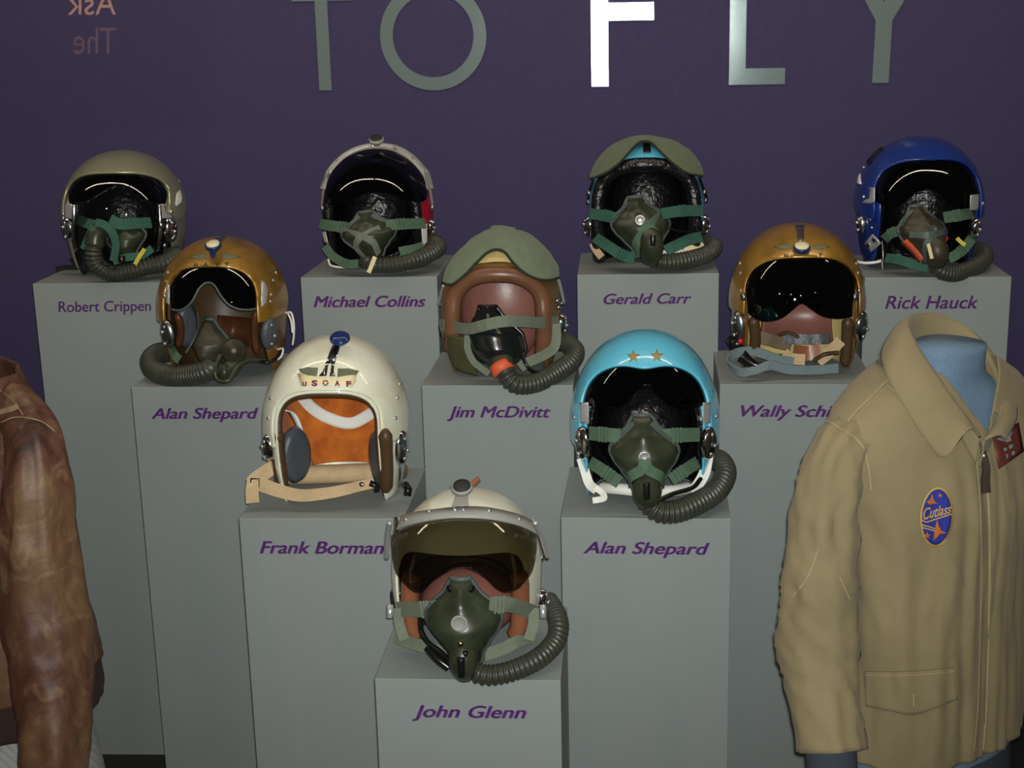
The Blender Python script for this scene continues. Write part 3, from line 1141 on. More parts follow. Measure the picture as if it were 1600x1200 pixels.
# ear pads
for px, py, rx, rz, d in ((463, 711, .019, .052, -.035), (592, 715, .012, .045, -.035)):
    c = h.P(px, py, d)
    n_ = V3((.80 if px < 500 else -.80, -.6, 0)).normalized()
    v, f = disc_vf(c - n_ * .012, n_, [(.050, 0), (.056, .008), (.050, .018), (.036, .021), (.012, .019)], 26, .62)
    mesh('ear_pad', v, f, greypad_m, h.root, label='crinkled grey ear pad')
A = Acc()
A.add(ribbon([h.P(441, 640, -.05), h.P(455, 645, -.03), h.P(466, 664, -.02), h.P(472, 690, -.01)], .016, .002, (-.6, -1, 0), 14))
A.build('pad_tape', whitetape_m, h.root)
for s_ in (-1, 1):
    pts = [(434, 672), (434, 700), (437, 730), (441, 758)] if s_ < 0 else [(602, 672), (603, 700), (604, 735), (603, 768)]
    P0 = [h.P(x, y, -.105 + .03 * i / 3) for i, (x, y) in enumerate(pts)]
    v, f = tube(spline(P0, 24), lambda t: .0128 * min(1, .5 + 6 * min(t, 1 - t)), 12)
    mesh('ear_edge_roll', v, f, darkbrl_m, h.root)
# chrome track, knob, wings and letters
for q in ([(523, 533), (534, 533), (529, 550), (523, 568), (509, 568), (515, 550)], [(509, 566), (514, 567), (510, 588), (498, 588), (504, 582)], [(518, 567), (523, 566), (521, 582), (524, 588), (515, 588)]):
    h.decal('track', [q], .0075, chrome_m)
h.decal('track_slot', [[(526, 536), (531, 536), (525, 550), (518, 566), (512, 566), (518, 550)]], .0088, conn_m)
knob(h, 530.6, 526, -.06, .0185, navy_m, navy_m, .014, label='blue enamel knob')
h.decal('tape', [[(465, 584), (557, 582), (556, 597), (550, 605), (470, 604)]], .0060, tapec_m)
h.decal('wing', [[(467, 577), (480, 574), (497, 575), (495, 588), (480, 586), (471, 583)]], .0068, wing_m)
h.decal('wing', [[(528, 576), (545, 576), (561, 580), (557, 585), (540, 587), (527, 589)]], .0068, wing_m)
h.letters('stencil_lettering', [('U', 472.5, 479, 596.5, 603.5), ('S', 487, 496, 594, 603.3), ('A', 523, 531, 594.5, 603), ('F', 541, 549, 595.5, 604)], .0074, inkred_m, .05)
h.decal('roundel', [[(508.7 + 4.8 * math.cos(a * .7854), 598.4 + 4.8 * math.sin(a * .7854)) for a in range(8)]], .0068, inkred_m, rings=2)
h.decal('roundel_star', [star(508.7, 598.4, 4.2)], .0080, tapec_m, rings=2)
h.studs('screw', [(423, 622), (419, 653), (621, 621), (618.5, 653), (625, 600)], .0042, .0035, .006, screw_m)
h.earplate(420, 700, .026)
o = h.earplate(627, 699, .033, label='large chrome ear cover')
h.tabs('strap_bracket', [(622, 722), (633, 724), (631, 752), (624, 764), (621, 762), (623, 742)], .004, chrome_m)
v, f = tube([h.P(633, 757, -.06), h.P(638, 764, -.07), h.P(636, 775, -.075)], .0075, 10)
mesh('snap_plug', v, f, conn_m, h.root)
h.strap('chin_strap', [(430, 728, -.06), (415, 738, -.075), (400, 748, -.09), (393, 756, -.10)], .026, straptan_m)
h.strap('chin_strap', [(404, 755, -.10), (433, 766, -.115), (467, 774, -.12), (500, 772, -.118), (531, 767, -.112), (560, 760, -.10), (584, 755, -.09)], lambda t: .026 - .008 * t, straptan_m)
h.strap('strap_end', [(396, 752, -.101), (394, 770, -.112), (395, 786, -.125)], .024, straptan_m)
v, f = tube([h.P(578, 755, -.095), h.P(588, 759, -.09), h.P(589, 768, -.09)], .006, 10)
mesh('snap_plug', v, f, conn_m, h.root)
v, f = disc_vf(h.P(565, 757, -.104), (0, -1, .3), dome_prof(.005, .003), 12)
mesh('snap_stud', v, f, chrome_m, h.root)
v, f = tube([h.P(392 + 13 * (a % 2), 748 + 14 * (a // 2), -.104) for a in (0, 1, 3, 2, 0)], .0016, 8)
mesh('strap_ring', v, f, chrome_m, h.root)

# ---------------- e and g: the two gold helmets
h = Hel('pilot_helmet', 'gold helmet on the left with NAVY lettering and dark notched visor', 'e', .006, .128, .275)
ow, zt, x0 = px_arch(h, (265, 470), (409, 470), (336, 418))
h.shell('shell', goldw_m, 0, .100, .14, zt - .006, x0 + .002, 2.6)
h.shell('visor_housing', gold_m, .006, ow, .15, zt, x0, 2.8, solid=.005, zlo=lambda p: p.z - .120 - max(0, .09 * min(1, p.y / .1)))
h.liner('liner', darkbrl_m, -.012, ow=.096, za=.12, zt=zt - .02, x0=x0)
h.sheet('visor', [(266, 470), (267, 446), (280, 427), (305, 414), (336, 411), (368, 415), (395, 423), (407, 434), (409, 470)],
        [(267, 482), (276, 485), (287, 483), (300, 471), (311, 451), (322.5, 442), (334, 445), (345, 462), (356, 475), (372, 483), (390, 484), (408, 481)], .0025, visor_m, 64, 22)
P0 = [h.hit(x, y, .0035)[0] for x, y in ((268, 483), (276, 485), (287, 483), (300, 471), (311, 451), (322.5, 442), (334, 445), (345, 462), (356, 475), (372, 483), (390, 484), (407, 481))]
v, f = tube(spline(P0, 60), .0024, 8)
mesh('visor_edging', v, f, rim_m, h.root)
h.tabs('visor_slide', [(408, 438), (414, 440), (418, 449), (416, 474), (408, 481)], .0075, alu_m)
h.tabs('visor_slide', [(260, 446), (265, 444), (265, 476), (260, 474)], .0075, alu_m)
for pts in ([(276, 490), (281, 505), (282, 522), (278, 542)], [(401, 485), (398, 505), (398, 525), (402, 553)]):
    P0 = [h.P(x, y, -.085 + .02 * i / 3) for i, (x, y) in enumerate(pts)]
    v, f = tube(spline(P0, 20), lambda t: .0085 * min(1, .4 + 6 * min(t, 1 - t)), 12)
    mesh('ear_edge_roll', v, f, rust_m, h.root)
v, f = ribbon([h.P(340, 515, .02), h.P(366, 517, .05), h.P(396, 520, .02)], .062, .006, UPN, 14)
mesh('nape_pad', v, f, rust_m, h.root)
c = h.P(290, 507, -.03)
v, f = disc_vf(c, V3((.7, -.7, 0)), [(.046, 0), (.05, .008), (.03, .014), (.01, .013)], 24, .5)
mesh('ear_pad', v, f, greypad_m, h.root)
knob(h, 332.6, 381, -.105, .0165, navy_m, cream_m, .015, label='blue knob with ivory top')
h.decal('knob_bracket', [[(326, 391), (339, 391), (335, 404), (330, 404)]], .008, navy_m)
h.decal('track', [[(334, 372), (342, 372), (349, 368), (353, 371), (344, 380), (336, 382)]], .0075, steel_m)
h.decal('wing', [[(296.6, 403), (309, 397.5), (322.5, 395.5), (322.5, 404.5), (309, 405)]], .0066, wing_m)
h.decal('wing', [[(345, 395.5), (362, 397.5), (376, 402), (362, 404), (348, 405)]], .0066, wing_m)
h.letters('stencil_lettering', [('N', 303, 309, 411, 417), ('A', 317.5, 325.5, 410, 416.5), ('V', 336, 343.5, 409.5, 416), ('Y', 351, 358, 410, 416.5)], .0068, ink_m, .03)
h.studs('screw', [(424, 460), (427, 438), (431.5, 426), (259, 440), (257, 463), (262, 426), (423, 471)], .0042, .0035, .006, screw_m)
h.earplate(263, 522, .030, m=steel_m)
h.earplate(421, 521, .034, m=greypad_m, label='dull grey ear cover')
wire(h, 'lace', [(446, 489, -.02), (455, 489, -.03), (459, 505, -.035), (459, 525, -.035), (457, 539, -.03)], .0022, whiteweb_m)
wire(h, 'lace', [(450, 490, -.02), (455, 502, -.03), (457, 520, -.035)], .0022, whiteweb_m)
wire(h, 'lace', [(434, 546, -.03), (442, 545, -.04), (440, 556, -.05), (434, 562, -.05)], .0022, whiteweb_m)
wire(h, 'cable', [(402, 563, -.07), (420, 566, -.07), (433, 558, -.05), (440, 546, -.03)], .004, conn_m)
T, B = h.P(328, 498, -.10), h.P(338, 578, -.115)
mk = Mask('dark mask hanging loose in the left gold helmet, hose curled to the left', T, B, .040, .048, m=maskbr_m, right=(.92, -.38, 0))
c = h.P(365, 548, -.125)
v, f = disc_vf(c, V3((.3, -.9, .2)), [(.026, -.02), (.027, 0), (.022, .008), (.010, .012), (.009, .018), (.003, .018)], 18)
mesh('exhale_valve', v, f, maskbr_m, mk.root)
v, f = tube(spline([h.P(366, 566, -.115), h.P(355, 580, -.135), h.P(342, 582, -.15)], 12), .020, 14)
mesh('hose_connector', v, f, mask_m, mk.root)
mk.hose([h.P(332, 571, -.150), h.P(322, 580, -.16), h.P(300, 586, -.155), h.P(268, 588, -.14), h.P(243, 579, -.11), h.P(236, 564, -.08), h.P(246, 553, -.04), h.P(266, 549, .0)], .0215, pitch=.0062, amp=.05)
mk.cord([h.P(345, 553, -.15), h.P(336, 575, -.165), h.P(340, 594, -.172), h.P(358, 594, -.172), h.P(370, 574, -.15), h.P(385, 564, -.125), h.P(408, 562, -.10)], .0045, m=mask_m)
mk.cord([h.P(308, 487, -.09), h.P(310, 510, -.11), h.P(302, 532, -.14), h.P(290, 552, -.15)], .0018, 'lace', m=rim_m)
v, f = ribbon([h.P(268, 545, -.10), h.P(274, 556, -.135), h.P(280, 562, -.15)], .018, .003, UPN, 8)
mesh('strap', v, f, strap_m, mk.root, smooth=False)

h = Hel('pilot_helmet', 'gold helmet on the right with lowered black visor over pink lining', 'g', .0115, .130, .286)
ow, zt, x0 = px_arch(h, (1163, 455), (1340, 455), (1253, 404))
h.shell('shell', goldw_m, 0, .106, .14, zt - .006, x0, 2.6)
h.shell('visor_housing', gold_m, .006, ow * 1.02, .15, zt, x0, 2.8, solid=.003, zlo=lambda p: p.z - .125 - max(0, .09 * min(1, p.y / .1)))
h.liner('liner', creampad_m, -.012, ow=.098, za=.12, zt=zt - .02, x0=x0)
v, f = ribbon([h.P(1192, 500, .06), h.P(1215, 500, .075), h.P(1245, 500, .08), h.P(1275, 500, .075), h.P(1298, 500, .06)], .095, .008, (0, -1, 0), 30)
mesh('nape_pad', v, f, pinkl_m, h.root, label='pink leather back pad')
h.sheet('visor', [(1165, 440), (1180, 420), (1218, 402), (1254, 397), (1290, 402), (1322, 416), (1338, 438)],
        [(1168, 490), (1184, 500), (1204.5, 502), (1222.5, 496.5), (1238, 485), (1253, 474), (1268, 483), (1285.5, 494), (1308, 498), (1332, 495)], .0025, visor_m, 64, 24)
for pts in ([(1177, 495), (1179, 512), (1180, 530), (1178, 547)], [(1325, 495), (1324, 520), (1323, 545), (1320, 572)]):
    P0 = [h.P(x, y, -.085 + .02 * i / 3) for i, (x, y) in enumerate(pts)]
    v, f = tube(spline(P0, 20), lambda t: .0115 * min(1, .4 + 6 * min(t, 1 - t)), 12)
    mesh('ear_edge_roll', v, f, darkbrl_m, h.root)
knob(h, 1253, 384, -.105, .0170, navy_m, cream_m, .015, label='blue knob with ivory top')
h.decal('track', [[(1242, 352), (1257, 352), (1256, 373), (1252, 378), (1246, 376)]], .0075, steel_m)
h.decal('track_slot', [[(1248, 360), (1253, 360), (1252, 374), (1249, 374)]], .0088, rust_m)
h.decal('wing', [[(1209, 386), (1222, 382.5), (1237, 383), (1237, 389), (1222, 389)]], .0066, wing_m)
h.decal('wing', [[(1270, 383), (1284, 382.5), (1297, 386), (1284, 389), (1271, 389)]], .0066, wing_m)
h.letters('stencil_lettering', [('N', 1225, 1231.5, 396, 402), ('Y', 1279, 1285, 396, 402)], .0068, ink_m, .03)
h.studs('screw', [(1156, 412), (1156.5, 427), (1157, 454), (1338, 412), (1341, 427), (1343, 454)], .0042, .0035, .006, screw_m)
h.studs('visor_latch', [(1161, 464), (1337, 464)], .008, .006, .008, steel_m)
h.earplate(1154, 508, .030, m=steel_m)
h.earplate(1345, 510, .032, m=chrome_m)
v, f = tube([h.P(1143, 528, -.05), h.P(1148, 538, -.06), h.P(1158, 536, -.07)], .012, 12)
mesh('cable_plug', v, f, conn_m, h.root)
v, f = disc_vf(h.P(1157, 533, -.085), (0, -1, 0), [(.006, 0), (.006, .006), (.002, .007)], 12)
mesh('plug_cap', v, f, red_m, h.root)
for nm_, pts, wd, m in (('chin_strap', [(1184, 526, -.07), (1200, 530, -.06), (1216, 535, -.04), (1236, 540, -.02)], .024, strapbr_m),
                        ('chin_strap', [(1222, 528, -.03), (1250, 530, -.04), (1278, 530, -.04), (1296, 529, -.05)], .020, greypad_m),
                        ('chin_strap', [(1314, 532, -.08), (1302, 545, -.08), (1290, 556, -.085), (1278, 565, -.085)], .022, straptan_m),
                        ('chin_pad', [(1240, 550, -.03), (1262, 552, -.05), (1284, 548, -.05)], .030, brownl_m),
                        ('chin_strap', [(1225, 552, -.06), (1236, 560, -.07), (1258, 562, -.075)], .022, straptan_m)):
    h.strap(nm_, pts, wd, m, th=.004)
P0 = spline([h.P(*q) for q in ((1310, 575, -.115), (1270, 578, -.12), (1232, 577, -.125), (1204, 571, -.125), (1180, 579, -.135), (1156, 581, -.135), (1138, 568, -.11), (1146, 554, -.085), (1170, 548, -.075), (1196, 554, -.085), (1218, 562, -.10), (1240, 566, -.105))], 80)
Tn = [(P0[min(i + 1, 79)] - P0[max(i - 1, 0)]).normalized() for i in range(80)]
v, f = ribbon(P0, .0185, .0025, [t.cross(V3((0, 0, 1))) for t in Tn], 80)
mesh('long_strap', v, f, strapblue_m, h.root, smooth=False)
wire(h, 'cable', [(1216, 524, -.03), (1232, 520, -.04), (1248, 527, -.05)], .004, darkbrl_m)
wire(h, 'cable', [(1272, 563, -.09), (1288, 554, -.10), (1310, 551, -.09)], .0045, darkbrl_m)
v, f = tube(spline([h.P(1158, 556, -.10), h.P(1172, 566, -.105), h.P(1184, 571, -.11), h.P(1196, 568, -.115)], 14), lambda t: .014 - .010 * t, 12)
mesh('strap_snap', v, f, conn_m, h.root)

# ---------------- f: brown roll, pink lining, cloth cover pushed up
h = Hel('pilot_helmet', 'tan and olive helmet with thick brown leather rim, pink lining and raised cloth cover', 'f', -.003, .122, .272)
ow, zt, x0 = px_arch(h, (706, 500), (852, 500), (779, 419))
h.shell('shell', brownshell_m, 0, ow, .14, zt, x0, 2.5)
h.liner('liner', pinkl_m, -.010, ow=.092, za=.12, zt=.205, x0=x0)
h.face_pad('face_pad', pinkl_m, cz=.118, rx=.088, ry=.05, rz=.118, y0=.03)
h.decal('brow_panel', [[(746, 412), (757, 398), (775, 390), (790, 396), (801, 411), (788, 409), (772, 409)]], .004, creampad_m)
P0 = []
for i, (x, y) in enumerate([(708, 545), (708, 520), (708, 490), (712, 462), (727, 441), (752, 430), (780, 428), (808, 431), (832, 443), (846, 463), (849, 490), (850, 520), (848, 552)]):
    P0.append(h.hit(x, y, -.006)[0] + V3((0, -.004, 0)))
v, f = tube(spline(P0, 110), .0165, 16)
mesh('edge_roll', v, f, umber_m, h.root, label='thick glossy brown leather rim')
h.sheet('cloth_cover', [(691, 439), (697, 417), (712, 394), (738, 371), (760, 358), (783, 352.5), (810, 357), (834, 368), (856, 390), (870, 412), (874, 431)],
        [(691, 442), (706, 444.5), (726, 430), (744, 411), (761, 395), (775, 390), (788, 393.5), (800, 408), (815, 423), (834, 434), (856, 438), (873, 434)], .016, clothg_m, 64, 30, solid=.004, wob=.003)
P0 = [h.hit(x, y, .0165)[0] for x, y in ((691, 442), (706, 444.5), (726, 430), (744, 411), (761, 395), (775, 390), (788, 393.5), (800, 408), (815, 423), (834, 434), (856, 438), (873, 434))]
v, f = tube(spline(P0, 70), .0028, 8)
mesh('cover_binding', v, f, clothb_m, h.root)
wire(h, 'visor_arm', [(693, 446, -.04), (689, 460, -.02), (685, 476, .0)], .0032, alu_m)
wire(h, 'visor_arm', [(870, 428, -.04), (876, 450, -.02), (881, 473, .0)], .0032, alu_m)
h.studs('visor_pivot', [(686, 476), (880, 474), (870, 470), (872, 480)], .006, .007, .004, steel_m)
h.sheet('cheek_panel', [(692, 520), (705, 524), (730, 530)], [(702, 560), (715, 578), (745, 588)], .012, oliveshell_m, 20, 16, solid=.004)
h.earplate(685, 516, .018)
h.earplate(877, 506, .022)
T, B = h.P(762, 479, -.135), h.P(784, 566, -.150)
mk = Mask('black mask strapped across the brown-rimmed helmet, orange ring on its hose', T, B, .0545, .058, m=maskb_m, rim=conn_m,
          hwtab=[(0, .30), (.12, .42), (.3, .70), (.5, 1.0), (.75, 1.0), (.9, .85), (1, .6)], prtab=[(0, .2), (.12, .5), (.3, .75), (.5, .95), (.75, 1.0), (.9, .85), (1, .6)])
v, f = tube(spline([h.P(782, 556, -.165), h.P(784, 566, -.185), h.P(788, 576, -.195), h.P(792, 588, -.195)], 14), lambda t: .030 - .014 * t, 16)
mesh('hose_connector', v, f, maskbr_m, mk.root)
v, f = tube([h.P(781, 569, -.192), h.P(788, 582, -.201)], .0225, 16)
mesh('hose_ring', v, f, orangeplastic_m, mk.root, label='orange ring')
mk.hose([h.P(789, 580, -.195), h.P(797, 594, -.20), h.P(812, 601, -.195), h.P(840, 597, -.17), h.P(870, 581, -.13), h.P(893, 564, -.09), h.P(898, 548, -.05), h.P(884, 535, .0)], .0178)
mk.strap([h.P(687, 507, -.05), h.P(708, 510, -.11), h.P(732, 514, -.165), h.P(757, 508, -.20), h.P(785, 502, -.207), h.P(812, 502, -.18), h.P(840, 504, -.135), h.P(871, 503, -.06)], [(-.7, -.7, 0), (-.2, -1, .1), (0, -1, .2), (.2, -1, .1), (.7, -.7, 0)], .0220, strapg_m, .12)
mk.strap([h.P(868, 506, -.08), h.P(869, 527, -.09), h.P(865, 544, -.10), h.P(846, 557, -.13), h.P(823, 567, -.16), h.P(812, 575, -.17)], UPN, .0200, strapg_m)
mk.strap([h.P(731, 524, -.165), h.P(731, 545, -.165), h.P(741, 566, -.165), h.P(764, 584, -.16)], UPN, .0130, strapg_m)
mk.cord([h.P(815, 548, -.16), h.P(822, 570, -.175), h.P(840, 582, -.165), h.P(868, 572, -.12), h.P(890, 552, -.07), h.P(880, 535, -.02)], .0035)

# ---------------- a: silver-olive
h = Hel('pilot_helmet', 'silver-olive helmet with dark and clear visors, at far left in the back row', 'a', .0155, .131, .270)
ow, zt, x0 = px_arch(h, (105, 310), (262, 310), (188, 271))
h.shell('shell', silver_m, 0, .108, .14, zt - .006, x0 + .002, 2.6)
h.liner('liner', blackl_m, -.010, ow=.100, za=.12, zt=zt - .02, x0=x0)
h.face_pad('face_pad', blackl_m, y0=.0, ry=.085)
h.shell('visor_housing', silver_m, .0065, ow, .15, zt, x0, 3.0, solid=.005, zlo=lambda p: p.z - .122 - max(0, .06 * min(1, p.y / .1)))
h.sheet('visor', [(106, 308), (109, 292), (126, 276), (153, 266), (190, 264), (225, 270), (251, 284), (261, 300), (261, 310)],
        [(107, 318), (120, 320), (140, 316), (160, 304), (176, 294), (188, 291), (200, 296), (216, 308), (236, 318), (252, 319), (260, 317)], .002, visor_m, 56, 20)
h.sheet('clear_visor', [(114, 318), (140, 312), (185, 288), (225, 312), (249, 318)], [(116, 392), (130, 385), (182, 352), (232, 385), (247, 394)], .006, visorclear_m, 40, 18)
for pts in ([(116, 320), (115, 345), (116, 370), (118, 392)], [(249, 320), (250, 345), (249, 370), (246, 394)]):
    P0 = [h.hit(x, y, .0075)[0] for x, y in pts]
    v, f = tube(spline(P0, 20), .0045, 10)
    mesh('visor_edge_glint', v, f, chrome_m, h.root, label='chrome bead in place of the glint on the clear-visor edge')  # chrome beads added in place of the reflection along the clear visor's edges
h.tabs('visor_slide', [(101, 318), (111, 318), (116, 324), (116, 342), (101, 342)], .0085, alu_m)
h.tabs('visor_slide', [(250, 319), (259, 319), (259, 337), (271, 338), (271, 341), (250, 341)], .0085, alu_m)
h.tabs('reflector', [(281, 296), (285, 307), (284, 316), (275, 322), (274, 318), (276, 302)], .008, whitetape_m)
h.studs('screw', [(282, 282), (268, 331), (99, 335)], .0048, .004, .007, screw_m)
h.earplate(107, 358, .027)
o = h.earplate(266, 359, .030)
h.studs('bolt', [(252, 352), (258, 364), (262, 346), (272, 370), (257, 384), (274, 354)], .006, .006, .012, chrome_m)
h.strap('neck_cloth', [(118, 398, -.04), (126, 408, -.06), (130, 418, -.07)], .035, blackcl_m)
h.strap('neck_cloth', [(88, 421, -.05), (102, 418, -.05), (122, 418, -.06), (140, 420, -.07)], .012, blackcl_m)
T, B = h.P(196, 344, -.135), h.P(200, 404, -.140)
mk = Mask('olive mask with teal green straps askew in the silver-olive helmet', T, B, .042, .040, right=(1, .2, .15))
A = Acc()
for pts in ([(150, 347), (165, 352), (177, 366), (181, 385), (177, 408)], [(147, 353), (138, 372), (131, 390)], [(177, 408), (200, 402), (222, 399), (238, 388)]):
    A.add(ribbon([h.P(x, y, -.178) for x, y in pts], .017, .0025, UPN, 16))
A.build('mask_harness', strapteal_m, mk.root, smooth=False)
mk.strap([h.P(122, 343, -.12), h.P(137, 349, -.15), h.P(150, 352, -.172)], UPN, .022, strapteal_m)
mk.strap([h.P(172, 343, -.165), h.P(188, 350, -.165), h.P(210, 349, -.155), h.P(236, 348, -.12)], UPN, .024, strapteal_m, .45)
v, f = tube(spline([h.P(160, 356, -.15), h.P(150, 368, -.165), h.P(148, 384, -.17)], 12), .022, 14)
mesh('hose_connector', v, f, mask_m, mk.root)
mk.hose([h.P(150, 374, -.165), h.P(146, 392, -.17), h.P(150, 412, -.165), h.P(172, 426, -.15), h.P(200, 424, -.14), h.P(228, 417, -.13), h.P(256, 411, -.11), h.P(276, 402, -.07), h.P(268, 394, -.01)], .0180)
tag_strip(h, 'warning_tag', [(211, 413), (218, 401), (226, 389)], .009, yellow_m, mk.root, -.185).__setitem__('label', 'yellow tag')
mk.plug(-.1, .95, .012, .008)
mk.cord([h.P(158, 411, -.19), h.P(172, 417, -.19), h.P(182, 421, -.185)], .0025)

# ---------------- b: frame ring and knob, dark visor raised
h = Hel('pilot_helmet', 'red helmet behind a raised dark visor in a grey knobbed frame, back row', 'b', .0, .122, .258)
h.shell('shell', red_m, 0, .104, .13, .225, 0, 2.3)
h.liner('liner', blackl_m, -.008, ow=.098, za=.12, zt=.215)
h.face_pad('face_pad', blackl_m, y0=.0, ry=.088, rx=.086)
h.roll('edge_roll', blackl_m, .0125, .098, .12, .215, 0, 2.3, -.008, .012)
bt = [(505, 296), (513, 271), (536, 244), (563, 232), (588, 228.5), (617, 233), (643, 248), (664, 271), (671, 296)]
band(h, 'visor_frame', bt, .0185, .006, .007, greymetal_m, 60, .55)
h.sheet('visor', [(507, 300), (516, 272), (538, 248), (563, 236), (588, 232.5), (616, 237), (641, 251), (661, 275), (668, 300)],
        [(507, 314), (520, 320), (545, 312), (572, 303), (590, 301), (610, 303), (632, 310), (654, 316), (667, 312)], .009, visor_m, 56, 22)
knob(h, 588, 216, -.06, .0165, greymetal_m, rubberdot_m, .014, label='grey knob with dark top')
h.studs('rivet', [(549, 234), (579, 227.5), (587, 227.5), (617, 232.5), (526, 251), (645, 247)], .0035, .003, .0125, screw_m)
wire(h, 'visor_arm', [(512, 268, -.06), (506, 295, -.035), (503, 323, .0)], .0036, greymetal_m)
wire(h, 'visor_arm', [(665, 266, -.06), (671, 293, -.035), (676, 322, .0)], .0036, greymetal_m)
h.studs('visor_pivot', [(504, 325), (675, 324), (512, 267), (665, 265)], .0065, .006, .006, screw_m)
h.tabs('side_plate', [(658, 352), (667, 350), (668, 380), (660, 384)], .006, whitetape_m)
h.tabs('side_plate', [(503, 362), (509, 362), (513, 381), (507, 380)], .006, whitetape_m)
h.earplate(672, 354, .018)
h.earplate(503, 378, .012)
T, B = h.P(571, 331, -.145), h.P(583, 402, -.150)
mk = Mask('olive mask with pale crossed webbing on the helmet with the knobbed frame', T, B, .0590, .048, right=(1, .12, .1))
mk.harness([[(-.35, .08), (-.6, .25), (-.92, .5), (-1, .75)], [(.35, .08), (.6, .22), (.9, .40)]], .008, rim_m)
mk.harness([[(-.75, .34), (-.2, .45), (.1, .62), (.35, .92)], [(.3, .36), (-.15, .5), (-.45, .7), (-.5, .95)]], .014, strapg_m)
mk.hose([h.P(571, 402, -.16), h.P(582, 412, -.17), h.P(604, 414, -.165), h.P(640, 408, -.145), h.P(668, 398, -.11), h.P(685, 386, -.07), h.P(676, 377, -.01)], .0170)
mk.strap([h.P(500, 350, -.09), h.P(520, 353, -.13), h.P(548, 357, -.160)], UPN, .0230, strap_m, .8)
mk.strap([h.P(603, 352, -.165), h.P(632, 350, -.14), h.P(664, 349, -.085)], UPN, .0230, strap_m, .3)
mk.strap([h.P(508, 385, -.09), h.P(520, 400, -.12), h.P(541, 412, -.15), h.P(560, 412, -.165)], UPN, .019, strap_m, .7)
mk.strap([h.P(662, 384, -.10), h.P(645, 389, -.135), h.P(624, 393, -.16)], UPN, .019, strap_m)
tag_strip(h, 'pull_tag', [(586, 401), (582, 412), (576, 426)], .009, tapec_m, mk.root, -.19).__setitem__('label', 'pale yellow pull tag')
mk.cord([h.P(513, 405, -.12), h.P(516, 414, -.13), h.P(526, 417, -.14), h.P(538, 418, -.14)], .0022, 'lace', whiteweb_m)

# ---------------- c: light blue with olive cloth cover
h = Hel('pilot_helmet', 'light blue helmet with an olive cloth cover over its top, back row', 'c', -.002, .126, .262)
ow, zt, x0 = px_arch(h, (929, 325), (1091, 325), (1010, 252))
h.shell('shell', cyan_m, 0, ow, .13, zt, x0, 2.4)
h.liner('liner', blackl_m, -.010, ow=.100, za=.12, zt=.215, x0=x0)
h.face_pad('face_pad', blackl_m, y0=.02, ry=.07, rx=.082)
h.roll('edge_roll', blackl_m, .0155, ow - .008, .13, zt - .010, x0, 2.5, -.008, .012)
tp = [(923, 277), (931, 256), (952, 231), (977.5, 214.5), (1010, 207.5), (1041, 213.5), (1067, 228.5), (1087, 248), (1098, 272)]
bo = [(923, 279), (945, 271), (966, 256), (984, 237), (997, 224), (1008, 221), (1019, 224), (1032, 237), (1053, 256), (1071, 269), (1097, 275)]
h.sheet('cloth_cover', tp, bo, .014, cloth_m, 64, 28, solid=.004, wob=.002)
v, f = tube(spline([h.hit(x, y, .0145)[0] for x, y in bo], 70), .0030, 8)
mesh('cover_binding', v, f, clothb_m, h.root)
h.tabs('cover_buckle', [(1005, 224), (1016, 224), (1017, 238), (1005, 238)], .004, conn_m)
wire(h, 'visor_arm', [(927, 282, -.05), (922, 298, -.025), (919, 314, .0)], .0032, conn_m)
wire(h, 'visor_arm', [(1093, 279, -.05), (1099, 295, -.025), (1105, 311, .0)], .0032, conn_m)
h.studs('visor_pivot', [(920, 316), (1102, 313), (921, 302), (1100, 300)], .0065, .007, .004, steel_m)
h.earplate(921, 353, .024)
h.earplate(1100, 351, .024)
h.tabs('strap_bracket', [(928, 346), (934, 346), (934, 364), (928, 364)], .006, chrome_m)
h.tabs('strap_bracket', [(1088, 344), (1098, 344), (1098, 360), (1088, 360)], .006, chrome_m)
h.strap('neck_strap', [(1030, 399, -.11), (1048, 397, -.10), (1075, 397, -.08)], .020, whiteweb_m)
h.strap('neck_strap', [(1073, 396, -.08), (1085, 388, -.07), (1098, 380, -.05)], .026, tapec_m)
h.strap('neck_strap', [(926, 380, -.05), (931, 390, -.06), (940, 402, -.08)], .016, straptan_m)
T, B = h.P(992, 308, -.140), h.P(1012, 402, -.155)
mk = Mask('dark olive mask with green straps on the helmet with olive cloth cover', T, B, .0610, .050, right=(1, .06, .05))
mk.harness([[(-.5, .08), (-.62, .25), (-.75, .38)], [(.5, .08), (.62, .25), (.8, .40)]], .008, rim_m)
mk.harness([[(.75, .3), (.25, .42), (.05, .55), (-.3, .75), (-.6, .95)], [(0, .45), (.25, .6), (.55, .78), (.7, .95)]], .020, strap_m)
mk.valve(-.02, .38, .0105, alu_m)
v, f = tube(spline([mk.S(.15, .55, -.018), mk.S(.2, .75, -.002), mk.S(.2, .92, .0), mk.S(.2, 1.04, -.008)], 14), lambda t: .020 + .005 * math.sin(t * 3.1), 16)
mesh('hose_connector', v, f, mask_m, mk.root)
mk.plug(.15, .72, .02, .006)
mk.hose([h.P(1020, 398, -.165), h.P(1026, 407, -.17), h.P(1044, 410, -.165), h.P(1074, 406, -.14), h.P(1102, 398, -.10), h.P(1116, 387, -.06), h.P(1106, 380, .0)], .0168)
mk.strap([h.P(922, 334, -.09), h.P(945, 337, -.13), h.P(971, 343, -.16)], UPN, .0235, strapteal_m, .62)
mk.strap([h.P(1034, 334, -.165), h.P(1063, 330, -.135), h.P(1097, 329, -.085)], UPN, .0235, strapteal_m, .45)
mk.strap([h.P(930, 371, -.09), h.P(949, 384, -.13), h.P(973, 399, -.155), h.P(992, 403, -.165)], UPN, .0235, strapteal_m, .75)
